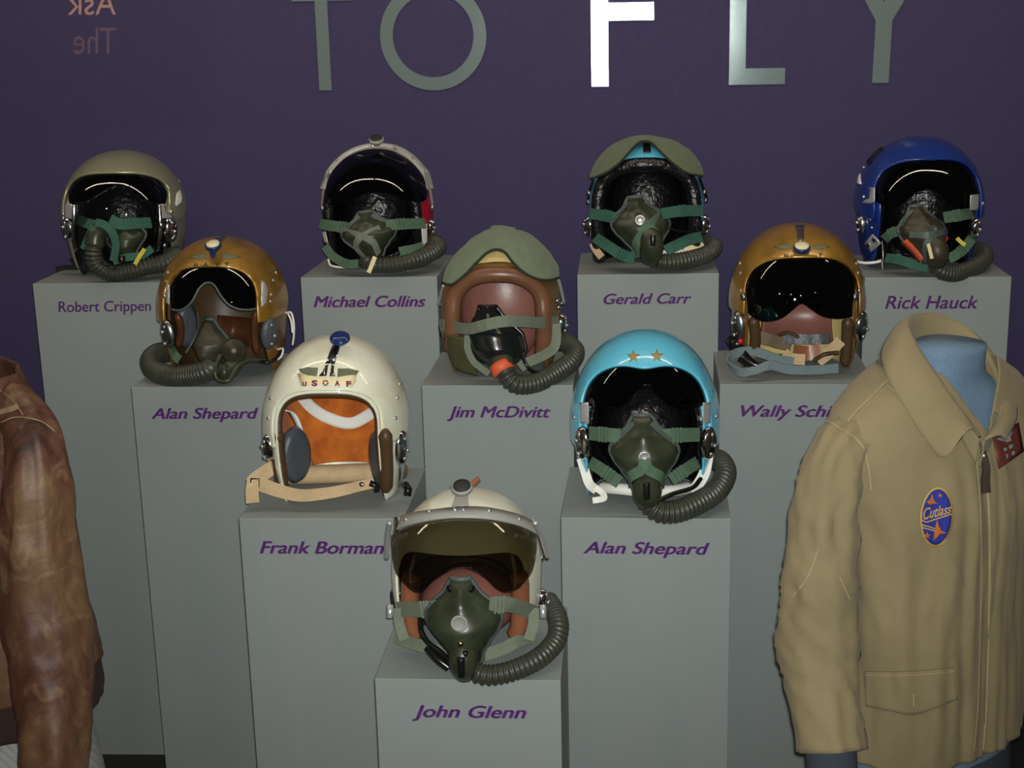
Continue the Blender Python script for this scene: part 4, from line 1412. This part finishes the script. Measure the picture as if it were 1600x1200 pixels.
mk.strap([h.P(1096, 370, -.09), h.P(1076, 375, -.12), h.P(1054, 385, -.15), h.P(1040, 392, -.16)], UPN, .0235, strapteal_m)
mk.cord([h.P(1044, 355, -.16), h.P(1060, 361, -.15), h.P(1085, 362, -.11)], .002)

# ---------------- d: royal blue
h = Hel('pilot_helmet', 'royal blue helmet with dark visor at far right in the back row', 'd', -.0165, .128, .274, yaw=.09)
ow, zt, x0 = px_arch(h, (1362, 300), (1530, 300), (1448, 250))
h.shell('shell', royal_m, 0, .100, .14, zt - .006, x0, 2.6)
h.liner('liner', blackl_m, -.010, ow=.094, za=.12, zt=zt - .02, x0=x0)
h.face_pad('face_pad', blackl_m, y0=.0, ry=.085, sx=.01)
h.roll('edge_roll', blackl_m, .009, .098, .12, .205, x0, 2.6, -.010, .012)
h.shell('visor_housing', royal_m, .0065, ow, .14, zt, x0, 2.9, solid=.005, zlo=lambda p: p.z - .115 - max(0, .06 * min(1, p.y / .1)))
h.sheet('visor', [(1362, 292), (1365, 270), (1384, 252), (1410, 246), (1448, 243), (1484, 248), (1512, 261), (1526, 278), (1530, 300)],
        [(1363, 312), (1385, 322), (1410, 318), (1432, 300), (1450, 296), (1466, 302), (1485, 318), (1508, 322), (1529, 314)], .002, visor_m, 56, 20)
h.tabs('visor_slide', [(1358, 293), (1367, 293), (1367, 315), (1360, 318), (1347, 318), (1347, 315), (1358, 313)], .0085, alu_m)
h.tabs('visor_slide', [(1516, 305), (1530, 303), (1529, 328), (1515, 328)], .0085, alu_m)
h.tabs('fastener_patch', [(1348, 249), (1372, 222), (1380, 231), (1356, 258)], .009, blackcl_m)
h.tabs('reflector', [(1344, 270), (1346, 288), (1339, 286), (1340, 277)], .008, whitetape_m)
h.studs('screw', [(1345, 259), (1349, 308), (1536, 318)], .0048, .004, .007, screw_m)
h.earplate(1347, 350, .020, m=steel_m)
h.earplate(1524, 356, .022)
h.tabs('bayonet_plate', [(1350, 380), (1364, 365.5), (1377, 380), (1361, 394)], .004, alu_m)
h.studs('bolt', [(1357, 383), (1366, 375)], .0065, .004, .006, chrome_m)
h.studs('bolt', [(1360, 343), (1362, 356), (1358, 333)], .003, .003, .001, screw_m)
wire(h, 'cord', [(1338, 409, -.04), (1352, 411, -.06), (1366, 410, -.07), (1380, 407, -.07)], .0032, whiteweb_m)
wire(h, 'cord', [(1378, 376, -.08), (1380, 395, -.09), (1379, 415, -.11), (1380, 421, -.115)], .0030, steel_m)
T, B = h.P(1431, 322, -.140), h.P(1454, 412, -.160)
mk = Mask('brownish olive mask with an orange patch on the royal blue helmet', T, B, .0500, .050, m=maskbr_m, right=(1, .10, .0))
mk.harness([[(-.45, .08), (-.7, .25), (-.9, .48)], [(.45, .08), (.75, .2), (1.0, .34)]], .008, rim_m)
mk.harness([[(.95, .30), (.45, .45), (-.05, .52), (-.5, .50)], [(.1, .5), (-.25, .7), (-.45, .98)], [(.1, .5), (.5, .7), (.75, .98)]], .013, rim_m)
mk.valve(.1, .42, .008, rim_m)
A = Acc()
A.add(ribbon([mk.S(-.85, .60, .003), mk.S(-.8, .78, .003), mk.S(-.7, .95, .003)], .026, .003, [tuple(mk.S(-.8, .7, .1) - mk.S(-.8, .7))] * 3, 10))
A.build('orange_patch', orangeplastic_m, mk.root, label='orange patch')
v, f = tube(spline([mk.S(.15, .62, -.016), mk.S(.2, .8, .0), mk.S(.2, 1.0, -.004)], 12), lambda t: .019 + .004 * math.sin(t * 3.1), 16)
mesh('hose_connector', v, f, maskbr_m, mk.root)
tag_strip(h, 'embossed_label', [(1450, 381), (1453, 392), (1456, 404)], .007, tapec_m, mk.root, -.222)
mk.hose([h.P(1460, 414, -.17), h.P(1472, 424, -.175), h.P(1492, 427, -.165), h.P(1518, 419, -.13), h.P(1536, 407, -.09), h.P(1537, 396, -.04), h.P(1524, 390, .01)], .0175, pitch=.006, amp=.06)
mk.strap([h.P(1475, 340, -.16), h.P(1496, 337, -.14), h.P(1519, 333, -.10)], UPN, .0230, strap_m, .35)
mk.strap([h.P(1382, 374, -.11), h.P(1394, 364, -.14), h.P(1411, 359, -.16)], UPN, .0200, strap_m, .6)
mk.strap([h.P(1519, 372, -.10), h.P(1508, 386, -.13), h.P(1494, 398, -.15), h.P(1482, 404, -.155)], UPN, .0210, strap_m, .6)
mk.strap([h.P(1384, 403, -.11), h.P(1405, 406, -.14), h.P(1430, 414, -.16), h.P(1450, 418, -.165)], UPN, .0200, strapteal_m)
tag_strip(h, 'warning_tag', [(1495, 372), (1501, 378), (1508, 383)], .008, yellow_m, mk.root, -.165).__setitem__('label', 'yellow tag')
tag_strip(h, 'pull_loop', [(1467, 362), (1473, 369), (1480, 375)], .010, red_m, mk.root, -.165).__setitem__('label', 'red loop')

# ================================================================== lamps of the case and of the gallery behind the camera
for x0_, x1_ in ((-2.7, -.60), (-.54, 1.56)):
    rt = thing('fluorescent_lamp', None, None, ((x0_ + x1_) / 2, 2.48, 2.62))
    rt['kind'] = 'structure'
    v, f = tube([V3((x0_, 2.48, 2.62)), V3((x1_, 2.48, 2.62))], .013, 12)
    mesh('lamp_tube', v, f, lamp_m, rt)
    b = box_vf(((x0_ + x1_) / 2, 2.48, 2.665), (1, 0, 0), (0, 1, 0), (0, 0, 1), x1_ - x0_, .06, .04)
    mesh('lamp_body', b[0], b[1], alu_m, rt, smooth=False)
for x, y, z in ((-.75, -2.2, 2.75), (.55, -2.6, 2.7), (1.9, -1.4, 2.7), (-2.2, -1.0, 2.6)):
    v, f = disc_vf((x, y, z), (0, 0, -1), [(.003, -.019), (.013, -.013), (.018, 0), (.013, .013), (.003, .019)], 14)
    o = mesh('gallery_bulb', v, f, bulb_m)
    o['kind'] = 'structure'

# ================================================================== jackets on their forms
class Body:
    """garment or form: stacked rounded sections about a standing axis"""
    def __init__(s, c, yaw, tab):
        s.c, s.yaw, s.tab = V3((c[0], c[1], 0)), yaw, tab
        s.R = Matrix.Rotation(yaw, 3, 'Z')

    def sec(s, z):
        T = s.tab
        if z <= T[0][0]:
            return T[0][1:]
        for a, b_ in zip(T, T[1:]):
            if z <= b_[0]:
                u = (z - a[0]) / (b_[0] - a[0])
                return [x + (y - x) * u for x, y in zip(a[1:], b_[1:])]
        return T[-1][1:]

    def loc(s, th, z, off=0.0):
        a, bf, bb, dy = s.sec(z)
        c, q = math.cos(th), math.sin(th)
        b_ = (bf if c > 0 else bb) + off
        a += off
        n = 2.3
        r = 1 / ((abs(q) / a) ** n + (abs(c) / b_) ** n) ** (1 / n)
        return V3((r * q, -r * c + dy, z))

    def w(s, p):
        return s.c + s.R @ p

    def surf(s, zs, nu, off=0.0, fold=None):
        v = []
        for z in zs:
            for k in range(nu):
                th = 2 * math.pi * k / nu - math.pi
                v.append(s.loc(th, z, off + (fold(th, z) if fold else 0)))
        return v, gridf(len(zs), nu, False, True)


def frange(a, b_, n):
    return [a + (b_ - a) * i / (n - 1) for i in range(n)]


def sleeve_vf(ctr, rad, fold, sides=40, n=80, squash=.8):
    p = spline(ctr, n)
    rr = spline([(r, 0, 0) for r in rad], n)
    v = []
    u = V3((1, 0, 0))
    for i in range(n):
        T = (p[min(i + 1, n - 1)] - p[max(i - 1, 0)]).normalized()
        u = (u - T * u.dot(T)).normalized()
        w = T.cross(u)
        for k in range(sides):
            a = 2 * math.pi * k / sides
            r = rr[i].x + fold(a, i / (n - 1))
            v.append(p[i] + u * (math.cos(a) * r) + w * (math.sin(a) * r * squash * 1.12))
    return v, gridf(n, sides, False, True)


def nz(x, y, z, s=0.0):
    return noise.noise(V3((x, y, z + s)))


# ---------------- khaki flight jacket, right
KB = Body((.487, 2.215), math.radians(38), [
    (.30, .170, .120, .120, 0), (.47, .178, .126, .130, 0), (.60, .182, .124, .130, 0), (.80, .188, .122, .128, 0), (.93, .196, .124, .125, .0),
    (1.00, .206, .118, .120, .005), (1.03, .212, .110, .114, .01), (1.06, .211, .098, .106, .012), (1.09, .198, .088, .100, .012),
    (1.12, .163, .077, .094, .010), (1.145, .118, .069, .086, .008), (1.17, .072, .064, .075, .006)])


def kfold(th, z):
    d = max(0.0, min(1.0, (1.05 - z) / .1))
    f = .011 * nz(th * 3.2, z * 2.2 + th * .8, 1.3) + .008 * nz(th * 7, z * 4.0 + th * 2.5, 4.2)
    f += .005 * nz(th * 5 + z * 9, z * 11, 7.7)
    pl = .004 * math.exp(-((th - .16) / .035) ** 2) - .003 * math.exp(-((th - .02) / .02) ** 2) + .0035 * math.exp(-((th + .06) / .03) ** 2)
    f += .006 * (1 - abs(nz(th * 4.5 + z * 5, z * 5, 21.0)) * 2.2) ** 3 * math.exp(-((z - .86) / .16) ** 2) * math.exp(-((th + .75) / .6) ** 2)
    return f * d + pl * min(1, d + .2)


khaki = thing('flight_jacket', 'khaki cotton flight jacket with a blue oval patch, on a form at the right', 'jacket', (KB.c.x, KB.c.y, .47))
v, f = KB.surf(frange(.520, 1.152, 110), 150, 0.0, kfold)
f = list(f)


def vneck(p):
    if p.y > .0:
        return 1.0
    return .98 - 0 + 1.42 * abs(p.x - .006) + .072 - p.z


v, f = clip(v, f, [vneck(p) for p in v])
vw = [KB.w(p) for p in v]
vw = [KB.w(p) + V3((0, 0, -.0)) for p in v]
mesh('jacket_body', vw, f, khaki_m, khaki, solid=.003, offset=-1)
vw0, f0 = vw, f
kbv = BVHTree.FromPolygons(vw, f)


def khit(px, py, pull=.003, b=None):
    d = pxdir(px, py)
    p, nm, _, _ = (b or kbv).ray_cast(EYE, d)
    if p is None:
        p, nm, _, _ = (b or kbv).find_nearest(EYE + d * ((KB.c - EYE).dot(d) * .96))
    return p - d * pull


def sfold(a, t):
    g = max(0, 1 - t * 7)
    return .009 * nz(math.cos(a) * 1.6, math.sin(a) * 1.6, t * 3.2, 3) + .006 * nz(math.cos(a) * 2.6 + t * 2, math.sin(a) * 2.6, t * 8, 9) * (1 - g) + \
        .006 * max(0, 1 - abs(nz(a * 1.2 + t * 9, t * 5, 8.0, 61)) * 3.2) ** 2 * (1 - g) + .004 * g * math.sin(a * 11) + .0025 * nz(a * 3, t * 26, 2.0, 5) * (1 if t > .35 else .4)


SL = [at(1385, 655, 2.19), at(1334, 676, 2.125), at(1306, 706, 2.088), at(1291, 765, 2.07), at(1282, 880, 2.06), at(1279, 990, 2.045), at(1286, 1070, 2.02), at(1292, 1120, 1.995), at(1298, 1172, 1.975)]
v, f = sleeve_vf(SL, [.030, .045, .053, .060, .063, .062, .059, .053, .050], sfold)
sv0, sf0 = v, f
slv = mesh('sleeve', v, f, khaki_m, khaki, solid=.003, offset=-1)
# far sleeve, seen only past the chest
q = KB.w(V3((.188, .01, 1.045)))
v, f = sleeve_vf([q + V3((-.03, -.01, .01)), q + V3((.012, .01, -.02)), q + V3((.03, .025, -.12)), q + V3((.04, .02, -.28)), q + V3((.05, -.01, -.48))], [.030, .052, .060, .062, .05], sfold)
mesh('sleeve', v, f, khaki_m, khaki, solid=.003, offset=-1)
# collar: fold line, outer edge and inner stand
Fo = spline([at(1531, 684, 2.095), at(1508, 648, 2.10), at(1478, 606, 2.115), at(1446, 560, 2.14), at(1423, 520, 2.18), at(1419, 500, 2.225), at(1440, 492, 2.275), at(1474, 494, 2.30), at(1508, 510, 2.30), at(1538, 543, 2.28), at(1557, 585, 2.24), at(1563, 625, 2.20), at(1556, 660, 2.15), at(1537, 690, 2.10)], 90)
Go = spline([at(1512, 668, 2.075), at(1476, 717, 2.065), at(1448, 690, 2.075), at(1420, 648, 2.09), at(1395, 608, 2.11), at(1381, 574, 2.14), at(1379, 546, 2.20), at(1400, 520, 2.28), at(1462, 512, 2.345), at(1510, 525, 2.35), at(1553, 562, 2.325), at(1580, 608, 2.27), at(1588, 650, 2.19), at(1572, 685, 2.115)], 90)
v = []
for i in range(90):
    for j in range(12):
        t = j / 11
        p = Fo[i].lerp(Go[i], t)
        up = .010 * math.sin(math.pi * min(1, t * 1.0))
        p = p + V3((0, -.35, .9)) * up + V3((0, 0, 1)) * (.0022 * nz(i * .13, t * 3, .5))
        v.append(p)
mesh('collar', v, gridf(90, 12), khaki_m, khaki, solid=.004, offset=0)
ctr = sum(Fo, V3()) / len(Fo)
v = []
for i in range(90):
    for j in range(6):
        t = j / 5
        inn = Fo[i] + (V3((ctr.x, ctr.y, Fo[i].z)) - Fo[i]) * (.08 * t) + V3((0, 0, -.045 * t))
        v.append(inn)
mesh('collar_stand', v, gridf(90, 6), khaki_m, khaki, solid=.002, offset=0)
# pocket flap
tp = [(1350, 1049), (1392, 1050), (1440, 1048), (1491, 1043)]
bo = [(1352, 1103), (1392, 1111), (1432, 1116), (1497, 1092)]
ta, ba = spline([(x, y, 0) for x, y in tp], 24), spline([(x, y, 0) for x, y in bo], 24)
v = [khit(ta[i].lerp(ba[i], j / 11).x, ta[i].lerp(ba[i], j / 11).y, .004 + .006 * (j / 11)) for i in range(24) for j in range(12)]
fl = mesh('pocket_flap', v, gridf(24, 12), khaki_m, khaki, solid=.003, offset=0)


def seam(name, px, w, m, pull=.004, parent=None, n=40, th=.0012):
    P = [khit(x, y, pull) for x, y in [(q.x, q.y) for q in spline([(a, b_, 0) for a, b_ in px], n)]]
    v, f = ribbon(P, w, th, (.25, -1, .2), n)
    return mesh(name, v, f, m, parent or khaki, smooth=False)


seam('button_hole', [(1427, 1084), (1427.5, 1105)], .003, khakid_m, .014, fl, 8)
seam('seam_stitching', [(1352, 1055), (1392, 1056), (1440, 1054), (1490, 1049)], .0012, khakid_m, .007, fl)
seam('seam_stitching', [(1538, 715), (1545, 800), (1546, 900), (1544, 1000), (1541, 1100), (1536, 1172)], .0032, khakid_m, .004)
seam('seam_stitching', [(1526, 720), (1532, 800), (1533, 900), (1531, 1000), (1528, 1100), (1522, 1172)], .0012, khakid_m, .004)
seam('seam_stitching', [(1386, 602), (1412, 626), (1437, 668), (1446, 690)], .0012, khakid_m, .003)
seam('seam_stitching', [(1390, 590), (1360, 620), (1332, 648), (1322, 662)], .0016, khakid_m, .003)
kal = Acc().add((vw0, f0)).add((sv0, sf0))
kabv = BVHTree.FromPolygons(kal.v, kal.f)
for L_ in ([(1279, 858), (1262, 901), (1239, 932)], [(1312, 901), (1328, 936)], [(1290, 655), (1312, 668), (1345, 692), (1357, 730), (1361, 765)]):
    P0 = [khit(q.x, q.y, .003, kabv) for q in spline([(a, c_, 0) for a, c_ in L_], 24)]
    v, f = ribbon(P0, .0016, .0012, (-.2, -1, .2), 24)
    mesh('seam_stitching', v, f, khakid_m, khaki, smooth=False)
seam('zip_teeth', [(1505, 655), (1517, 670), (1528, 686), (1533, 698), (1536, 712)], .0035, zipper_m, .010)
tb = [khit(x, y, .014) for x, y in ((1537, 712), (1541, 730), (1540, 750), (1541, 770))]
v, f = ribbon(tb, lambda t: .011 + .003 * t, .004, (.25, -1, .2), 14)
zp = mesh('zip_pull', v, f, tabbr_m, khaki, smooth=False, label='dark leather zip pull')
v, f = tube([khit(1536, 706, .012), khit(1538, 716, .016)], .0045, 10)
mesh('zip_slider', v, f, zipper_m, zp)
#seam('stain', [(1359, 838), (1364, 833), (1373, 834)], .009, mat('brown_stain', S(104, 82, 66, 1.4), .9), .0025, None, 8, .0006)


def kpatch(name, polys, pull, m, parent=None, rings=3, label=None):
    A = Acc()
    for q in polys:
        n = len(q)
        cx, cy = sum(x for x, _ in q) / n, sum(y for _, y in q) / n
        v, f = [khit(cx, cy, pull)], []
        for r in range(1, rings + 1):
            v += [khit(cx + (x - cx) * r / rings, cy + (y - cy) * r / rings, pull) for x, y in q]
        for i in range(n):
            f.append((0, 1 + i, 1 + (i + 1) % n))
            for r in range(1, rings):
                a = 1 + (r - 1) * n
                f.append((a + i, a + n + i, a + n + (i + 1) % n, a + (i + 1) % n))
        A.add((v, f))
    return A.build(name, m, parent or khaki, solid=.0008, offset=0, label=label)


def cz(x, y):
    return (1400 + x * .18333, 640 + y * .18333)


def oval(rx, ry, n=40):
    o = []
    for k in range(n):
        a = 2 * math.pi * k / n
        x, y = rx * math.cos(a), ry * math.sin(a)
        t = .07
        o.append((1463.8 + x * math.cos(t) - y * math.sin(t), 808 + x * math.sin(t) + y * math.cos(t)))
    return o


pt_ = kpatch('unit_patch', [oval(26, 47)], .0050, patchgold_m, None, 5, 'oval blue patch edged in gold')
kpatch('patch_field', [oval(23, 43.5)], .0062, patchblue_m, pt_, 5)
for Q in (
    [(308, 718), (325, 775), (355, 802), (315, 800), (290, 815), (262, 785), (290, 770)],
    [(350, 933), (368, 1000), (435, 1052), (378, 1060), (345, 1092), (318, 1118), (328, 1040)]):
    kpatch('patch_jet', [[cz(*q) for q in Q]], .0074, patchor_m, pt_)
kpatch('patch_star', [star(*cz(375, 732), 4.2), star(*cz(266, 1075), 6.2)], .0074, patchor_m, pt_, 2)
for L_ in ([(216, 982), (275, 996), (332, 1016)], [(216, 1004), (275, 1018), (330, 1036)], [(215, 935), (258, 958), (340, 932), (472, 890)]):
    seam('patch_piping', [cz(*q) for q in L_], .0018, patchgold_m, .0078, pt_, 20)
tv, tf = text_vf('Cutlass', .35, .012, 0)
x0_, x1_ = min(p.x for p in tv), max(p.x for p in tv)
cp = max(p.y for p in tv)
vv = []
for p in tv:
    t, u = (p.x - x0_) / (x1_ - x0_), p.y / cp
    X, Y = cz(232 + 240 * t, 940 - 62 * t - u * (100 - 22 * t))
    vv.append(khit(X, Y, .0082))
mesh('patch_lettering', vv, tf, patchgold_m, pt_, smooth=False, solid=.0006, offset=0)
bd = kpatch('name_badge', [[cz(*q) for q in [(825, 238), (935, 172), (1045, 108), (1068, 230), (1090, 355), (985, 432), (875, 508), (848, 370)]]], .008, badge_m, None, 3, 'maroon leather name badge')
kpatch('badge_wings', [[cz(*q) for q in Q] for Q in ([(858, 250), (900, 232), (945, 245), (965, 275), (905, 268)], [(955, 200), (1005, 172), (985, 215), (968, 240)])], .0094, strapblue_m, bd, 2)
kpatch('badge_lettering', [[cz(*q) for q in Q] for Q in ([(918, 330), (945, 318), (950, 345), (925, 358)], [(962, 305), (1000, 285), (1003, 322), (968, 335)], [(932, 385), (955, 372), (960, 405), (938, 418)], [(988, 358), (1015, 345), (1018, 378), (992, 390)])], .0094, strapblue_m, bd, 2)
P0 = [khit(x, y, .012) for x, y in ((1546, 647), (1556, 648), (1565, 662), (1572, 680), (1576, 690))]
v, f = ribbon(P0, lambda t: .005 + .004 * t, .002, (.3, -1, .2), 14)
mesh('hanger_loop', v, f, strapg_m, khaki, smooth=False)

# the form inside it
man = thing('display_mannequin', 'blue jersey torso form wearing the khaki flight jacket', 'mannequin', (KB.c.x, KB.c.y, 0), 'torso forms under the jackets')
FB = Body((KB.c.x, KB.c.y), KB.yaw, [(z, a - .012, bf - .014, bb - .014, dy) for z, a, bf, bb, dy in KB.tab[1:-3]] +
          [(1.115, .105, .062, .075, .01), (1.13, .082, .060, .068, .008), (1.15, .068, .060, .066, .004), (1.20, .066, .060, .064, .0)])
zs = frange(.50, 1.180, 70)
v, f = FB.surf(zs, 80)
v += [V3((.0, .0, 1.184))]
n0 = (len(zs) - 1) * 80
f = list(f) + [(n0 + k, n0 + (k + 1) % 80, len(v) - 1) for k in range(80)]
mesh('torso', [FB.w(p) for p in v], f, blueform_m, man)
HB = Body((KB.c.x, KB.c.y), KB.yaw, [(.0, .15, .10, .11, 0), (.30, .172, .118, .128, 0), (.52, .164, .110, .116, 0)])
v, f = HB.surf(frange(0.0, .52, 30), 80)
mesh('hip_cover', [HB.w(p) for p in v], f, greyform_m, man, label='dark grey jersey lower form')
v, f = sleeve_vf([p + V3((0, .0, 0)) for p in SL[4:]] + [SL[-1] + V3((.01, -.01, -.12))], [.045, .045, .042, .040, .036], lambda a, t: 0)
mesh('arm', v, f, greyform_m, man)

# ---------------- brown leather jacket, left
LB = Body((-1.085, 2.14), math.radians(-60), [
    (.40, .185, .140, .145, 0), (.60, .205, .176, .176, 0), (.70, .208, .168, .168, 0), (.84, .203, .128, .132, 0), (.95, .208, .112, .116, .0),
    (1.02, .212, .104, .108, .005), (1.065, .200, .096, .100, .01), (1.10, .158, .088, .094, .012), (1.13, .132, .082, .088, .01), (1.16, .104, .078, .082, .008)])


def lfold(th, z):
    return .007 * nz(th * 2.6, z * 3.0, 11.3) + .004 * nz(th * 6, z * 8, 14.2) + .003 * nz(th * 4 + z * 12, z * 16, 17.7)


lj = thing('flight_jacket', 'worn brown leather flight jacket on a form at the left edge', 'jacket', (LB.c.x, LB.c.y, .5))
v, f = LB.surf(frange(.655, 1.160, 90), 120, 0, lfold)
vw = [LB.w(p) for p in v]
mesh('jacket_body', vw, f, leather_m, lj, solid=.004, offset=-1)
v, f = LB.surf(frange(.590, .660, 14), 120, -.004, lambda th, z: .0016 * math.sin(th * 90))
mesh('waistband', [LB.w(p) for p in v], f, darkknit_m, lj, solid=.004, offset=-1, label='dark brown knitted waistband')


def lsf(a, t):
    return .011 * nz(math.cos(a) * 1.7, math.sin(a) * 1.7, t * 3.0, 23) + .0045 * nz(math.cos(a) * 2.4, math.sin(a) * 2.4, t * 11, 29) + \
        .0035 * nz(a * 2, t * 22, 2.0, 35) * (1 if t > .5 else .5)


LS = [at(20, 632, 2.07), at(46, 676, 2.01), at(58, 742, 1.985), at(60, 830, 1.975), at(68, 920, 1.97), at(76, 1010, 1.955), at(84, 1100, 1.93), at(88, 1180, 1.905), at(90, 1260, 1.88)]
v, f = sleeve_vf(LS, [.036, .055, .063, .063, .060, .057, .053, .048, .044], lsf, squash=.85)
sv = mesh('sleeve', v, f, leather_m, lj, solid=.004, offset=-1)
lbv = BVHTree.FromPolygons(list(vw) + [p for p in v], [])
lall = Acc().add((vw, LB.surf(frange(.655, 1.160, 90), 120)[1])).add((v, f))
lbv = BVHTree.FromPolygons(lall.v, lall.f)


def lhit(px, py, pull):
    d = pxdir(px, py)
    p, nm, _, _ = lbv.ray_cast(EYE, d)
    if p is None:
        p, nm, _, _ = lbv.find_nearest(EYE + d * ((LB.c - EYE).dot(d) * .95))
    return p - d * pull


def lseam(name, px, w, m, pull=.003, n=20, th=.0015):
    P = [lhit(q.x, q.y, pull) for q in spline([(a, b_, 0) for a, b_ in px], n)]
    v, f = ribbon(P, w, th, (.3, -1, .3), n)
    return mesh(name, v, f, m, lj, smooth=False)


tanedge_m = mat('pale_worn_leather_edge', S(150, 128, 96, 1.2), .6, var=.3, vscale=60)
lseam('shoulder_strap', [(-14, 647), (4, 643), (18, 639), (28, 634)], .0085, tanedge_m, .004)
lseam('seam_stitching', [(-5, 606), (10, 617), (24, 630), (36, 648)], .0014, tanedge_m)
lseam('seam_stitching', [(2, 660), (22, 652), (45, 653), (68, 660), (86, 674)], .0014, tanedge_m)
man2 = thing('display_mannequin', 'white ribbed torso form wearing the brown leather jacket', 'mannequin', (LB.c.x, LB.c.y, 0), 'torso forms under the jackets')
FB2 = Body((LB.c.x, LB.c.y), LB.yaw, [(.25, .200, .160, .165, 0), (.42, .192, .155, .160, 0), (.58, .176, .135, .140, 0)] + [(z, a - .016, bf - .018, bb - .018, dy) for z, a, bf, bb, dy in LB.tab[2:]])
v, f = FB2.surf(frange(.25, 1.08, 60), 80)
mesh('torso', [FB2.w(p) for p in v], f, whiteknit_m, man2)
b = box_vf((LB.c.x + .02, LB.c.y, .125), (.72, -.69, 0), (.69, .72, 0), (0, 0, 1), .36, .34, .25)
tag(mesh('plinth', b[0], b[1], slate_m, None, smooth=False, bevel=.002), 'light grey plinth under the white ribbed form at the bottom left', 'plinth')
b = box_vf((KB.c.x, KB.c.y, .0), (1, 0, 0), (0, 1, 0), (0, 0, 1), .3, .3, .02)

# ================================================================== the case glass and the lit lettering that mirrors in it
GY = .62
g0 = [at(-60, -60, GY), at(330, -60, GY), at(330, 200, GY), at(-60, 200, GY)]
x0_, x1_ = min(p.x for p in g0), max(p.x for p in g0)
z0_, z1_ = min(p.z for p in g0), max(p.z for p in g0)
b = box_vf(((x0_ + x1_) / 2, GY, (z0_ + z1_) / 2), (1, 0, 0), (0, 1, 0), (0, 0, 1), x1_ - x0_, .0, z1_ - z0_)
gl = mesh('window_1', [V3((x0_, GY, z0_)), V3((x1_, GY, z0_)), V3((x1_, GY, z1_)), V3((x0_, GY, z1_))], [(0, 1, 2, 3)], pane_m, None, smooth=False)
gl['kind'] = 'structure'


def mirrored(px, py, back):
    """point behind the camera that the glass mirrors to this pixel"""
    g = at(px, py, GY)
    d = (g - EYE).normalized()
    r = V3((d.x, -d.y, d.z))
    return g + r * ((GY + back) / abs(d.y))


BK = 2.0
sg = thing('lit_sign', None, None, mirrored(150, 60, BK))
sg['kind'] = 'structure'
for body, x0p, x1p, yb, yt, m in (('Ask', 181, 106, 23, -14, signl_m), ('The', 181, 115, 84, 43, signd_m)):
    tv, tf = text_vf(body, 0, .0, 0)
    a, c = min(p.x for p in tv), max(p.x for p in tv)
    cp = max(p.y for p in tv)
    vv = [mirrored(x0p + (x1p - x0p) * (p.x - a) / (c - a), yb + (yt - yb) * p.y / cp, BK) for p in tv]
    mesh('sign_lettering', vv, tf, m, sg, smooth=False)
c = mirrored(150, 60, BK)
b = box_vf(c + V3((0, -.02, 0)), (1, 0, 0), (0, 1, 0), (0, 0, 1), .5, .02, .45)
mesh('sign_board', b[0], b[1], signb_m, sg, smooth=False)
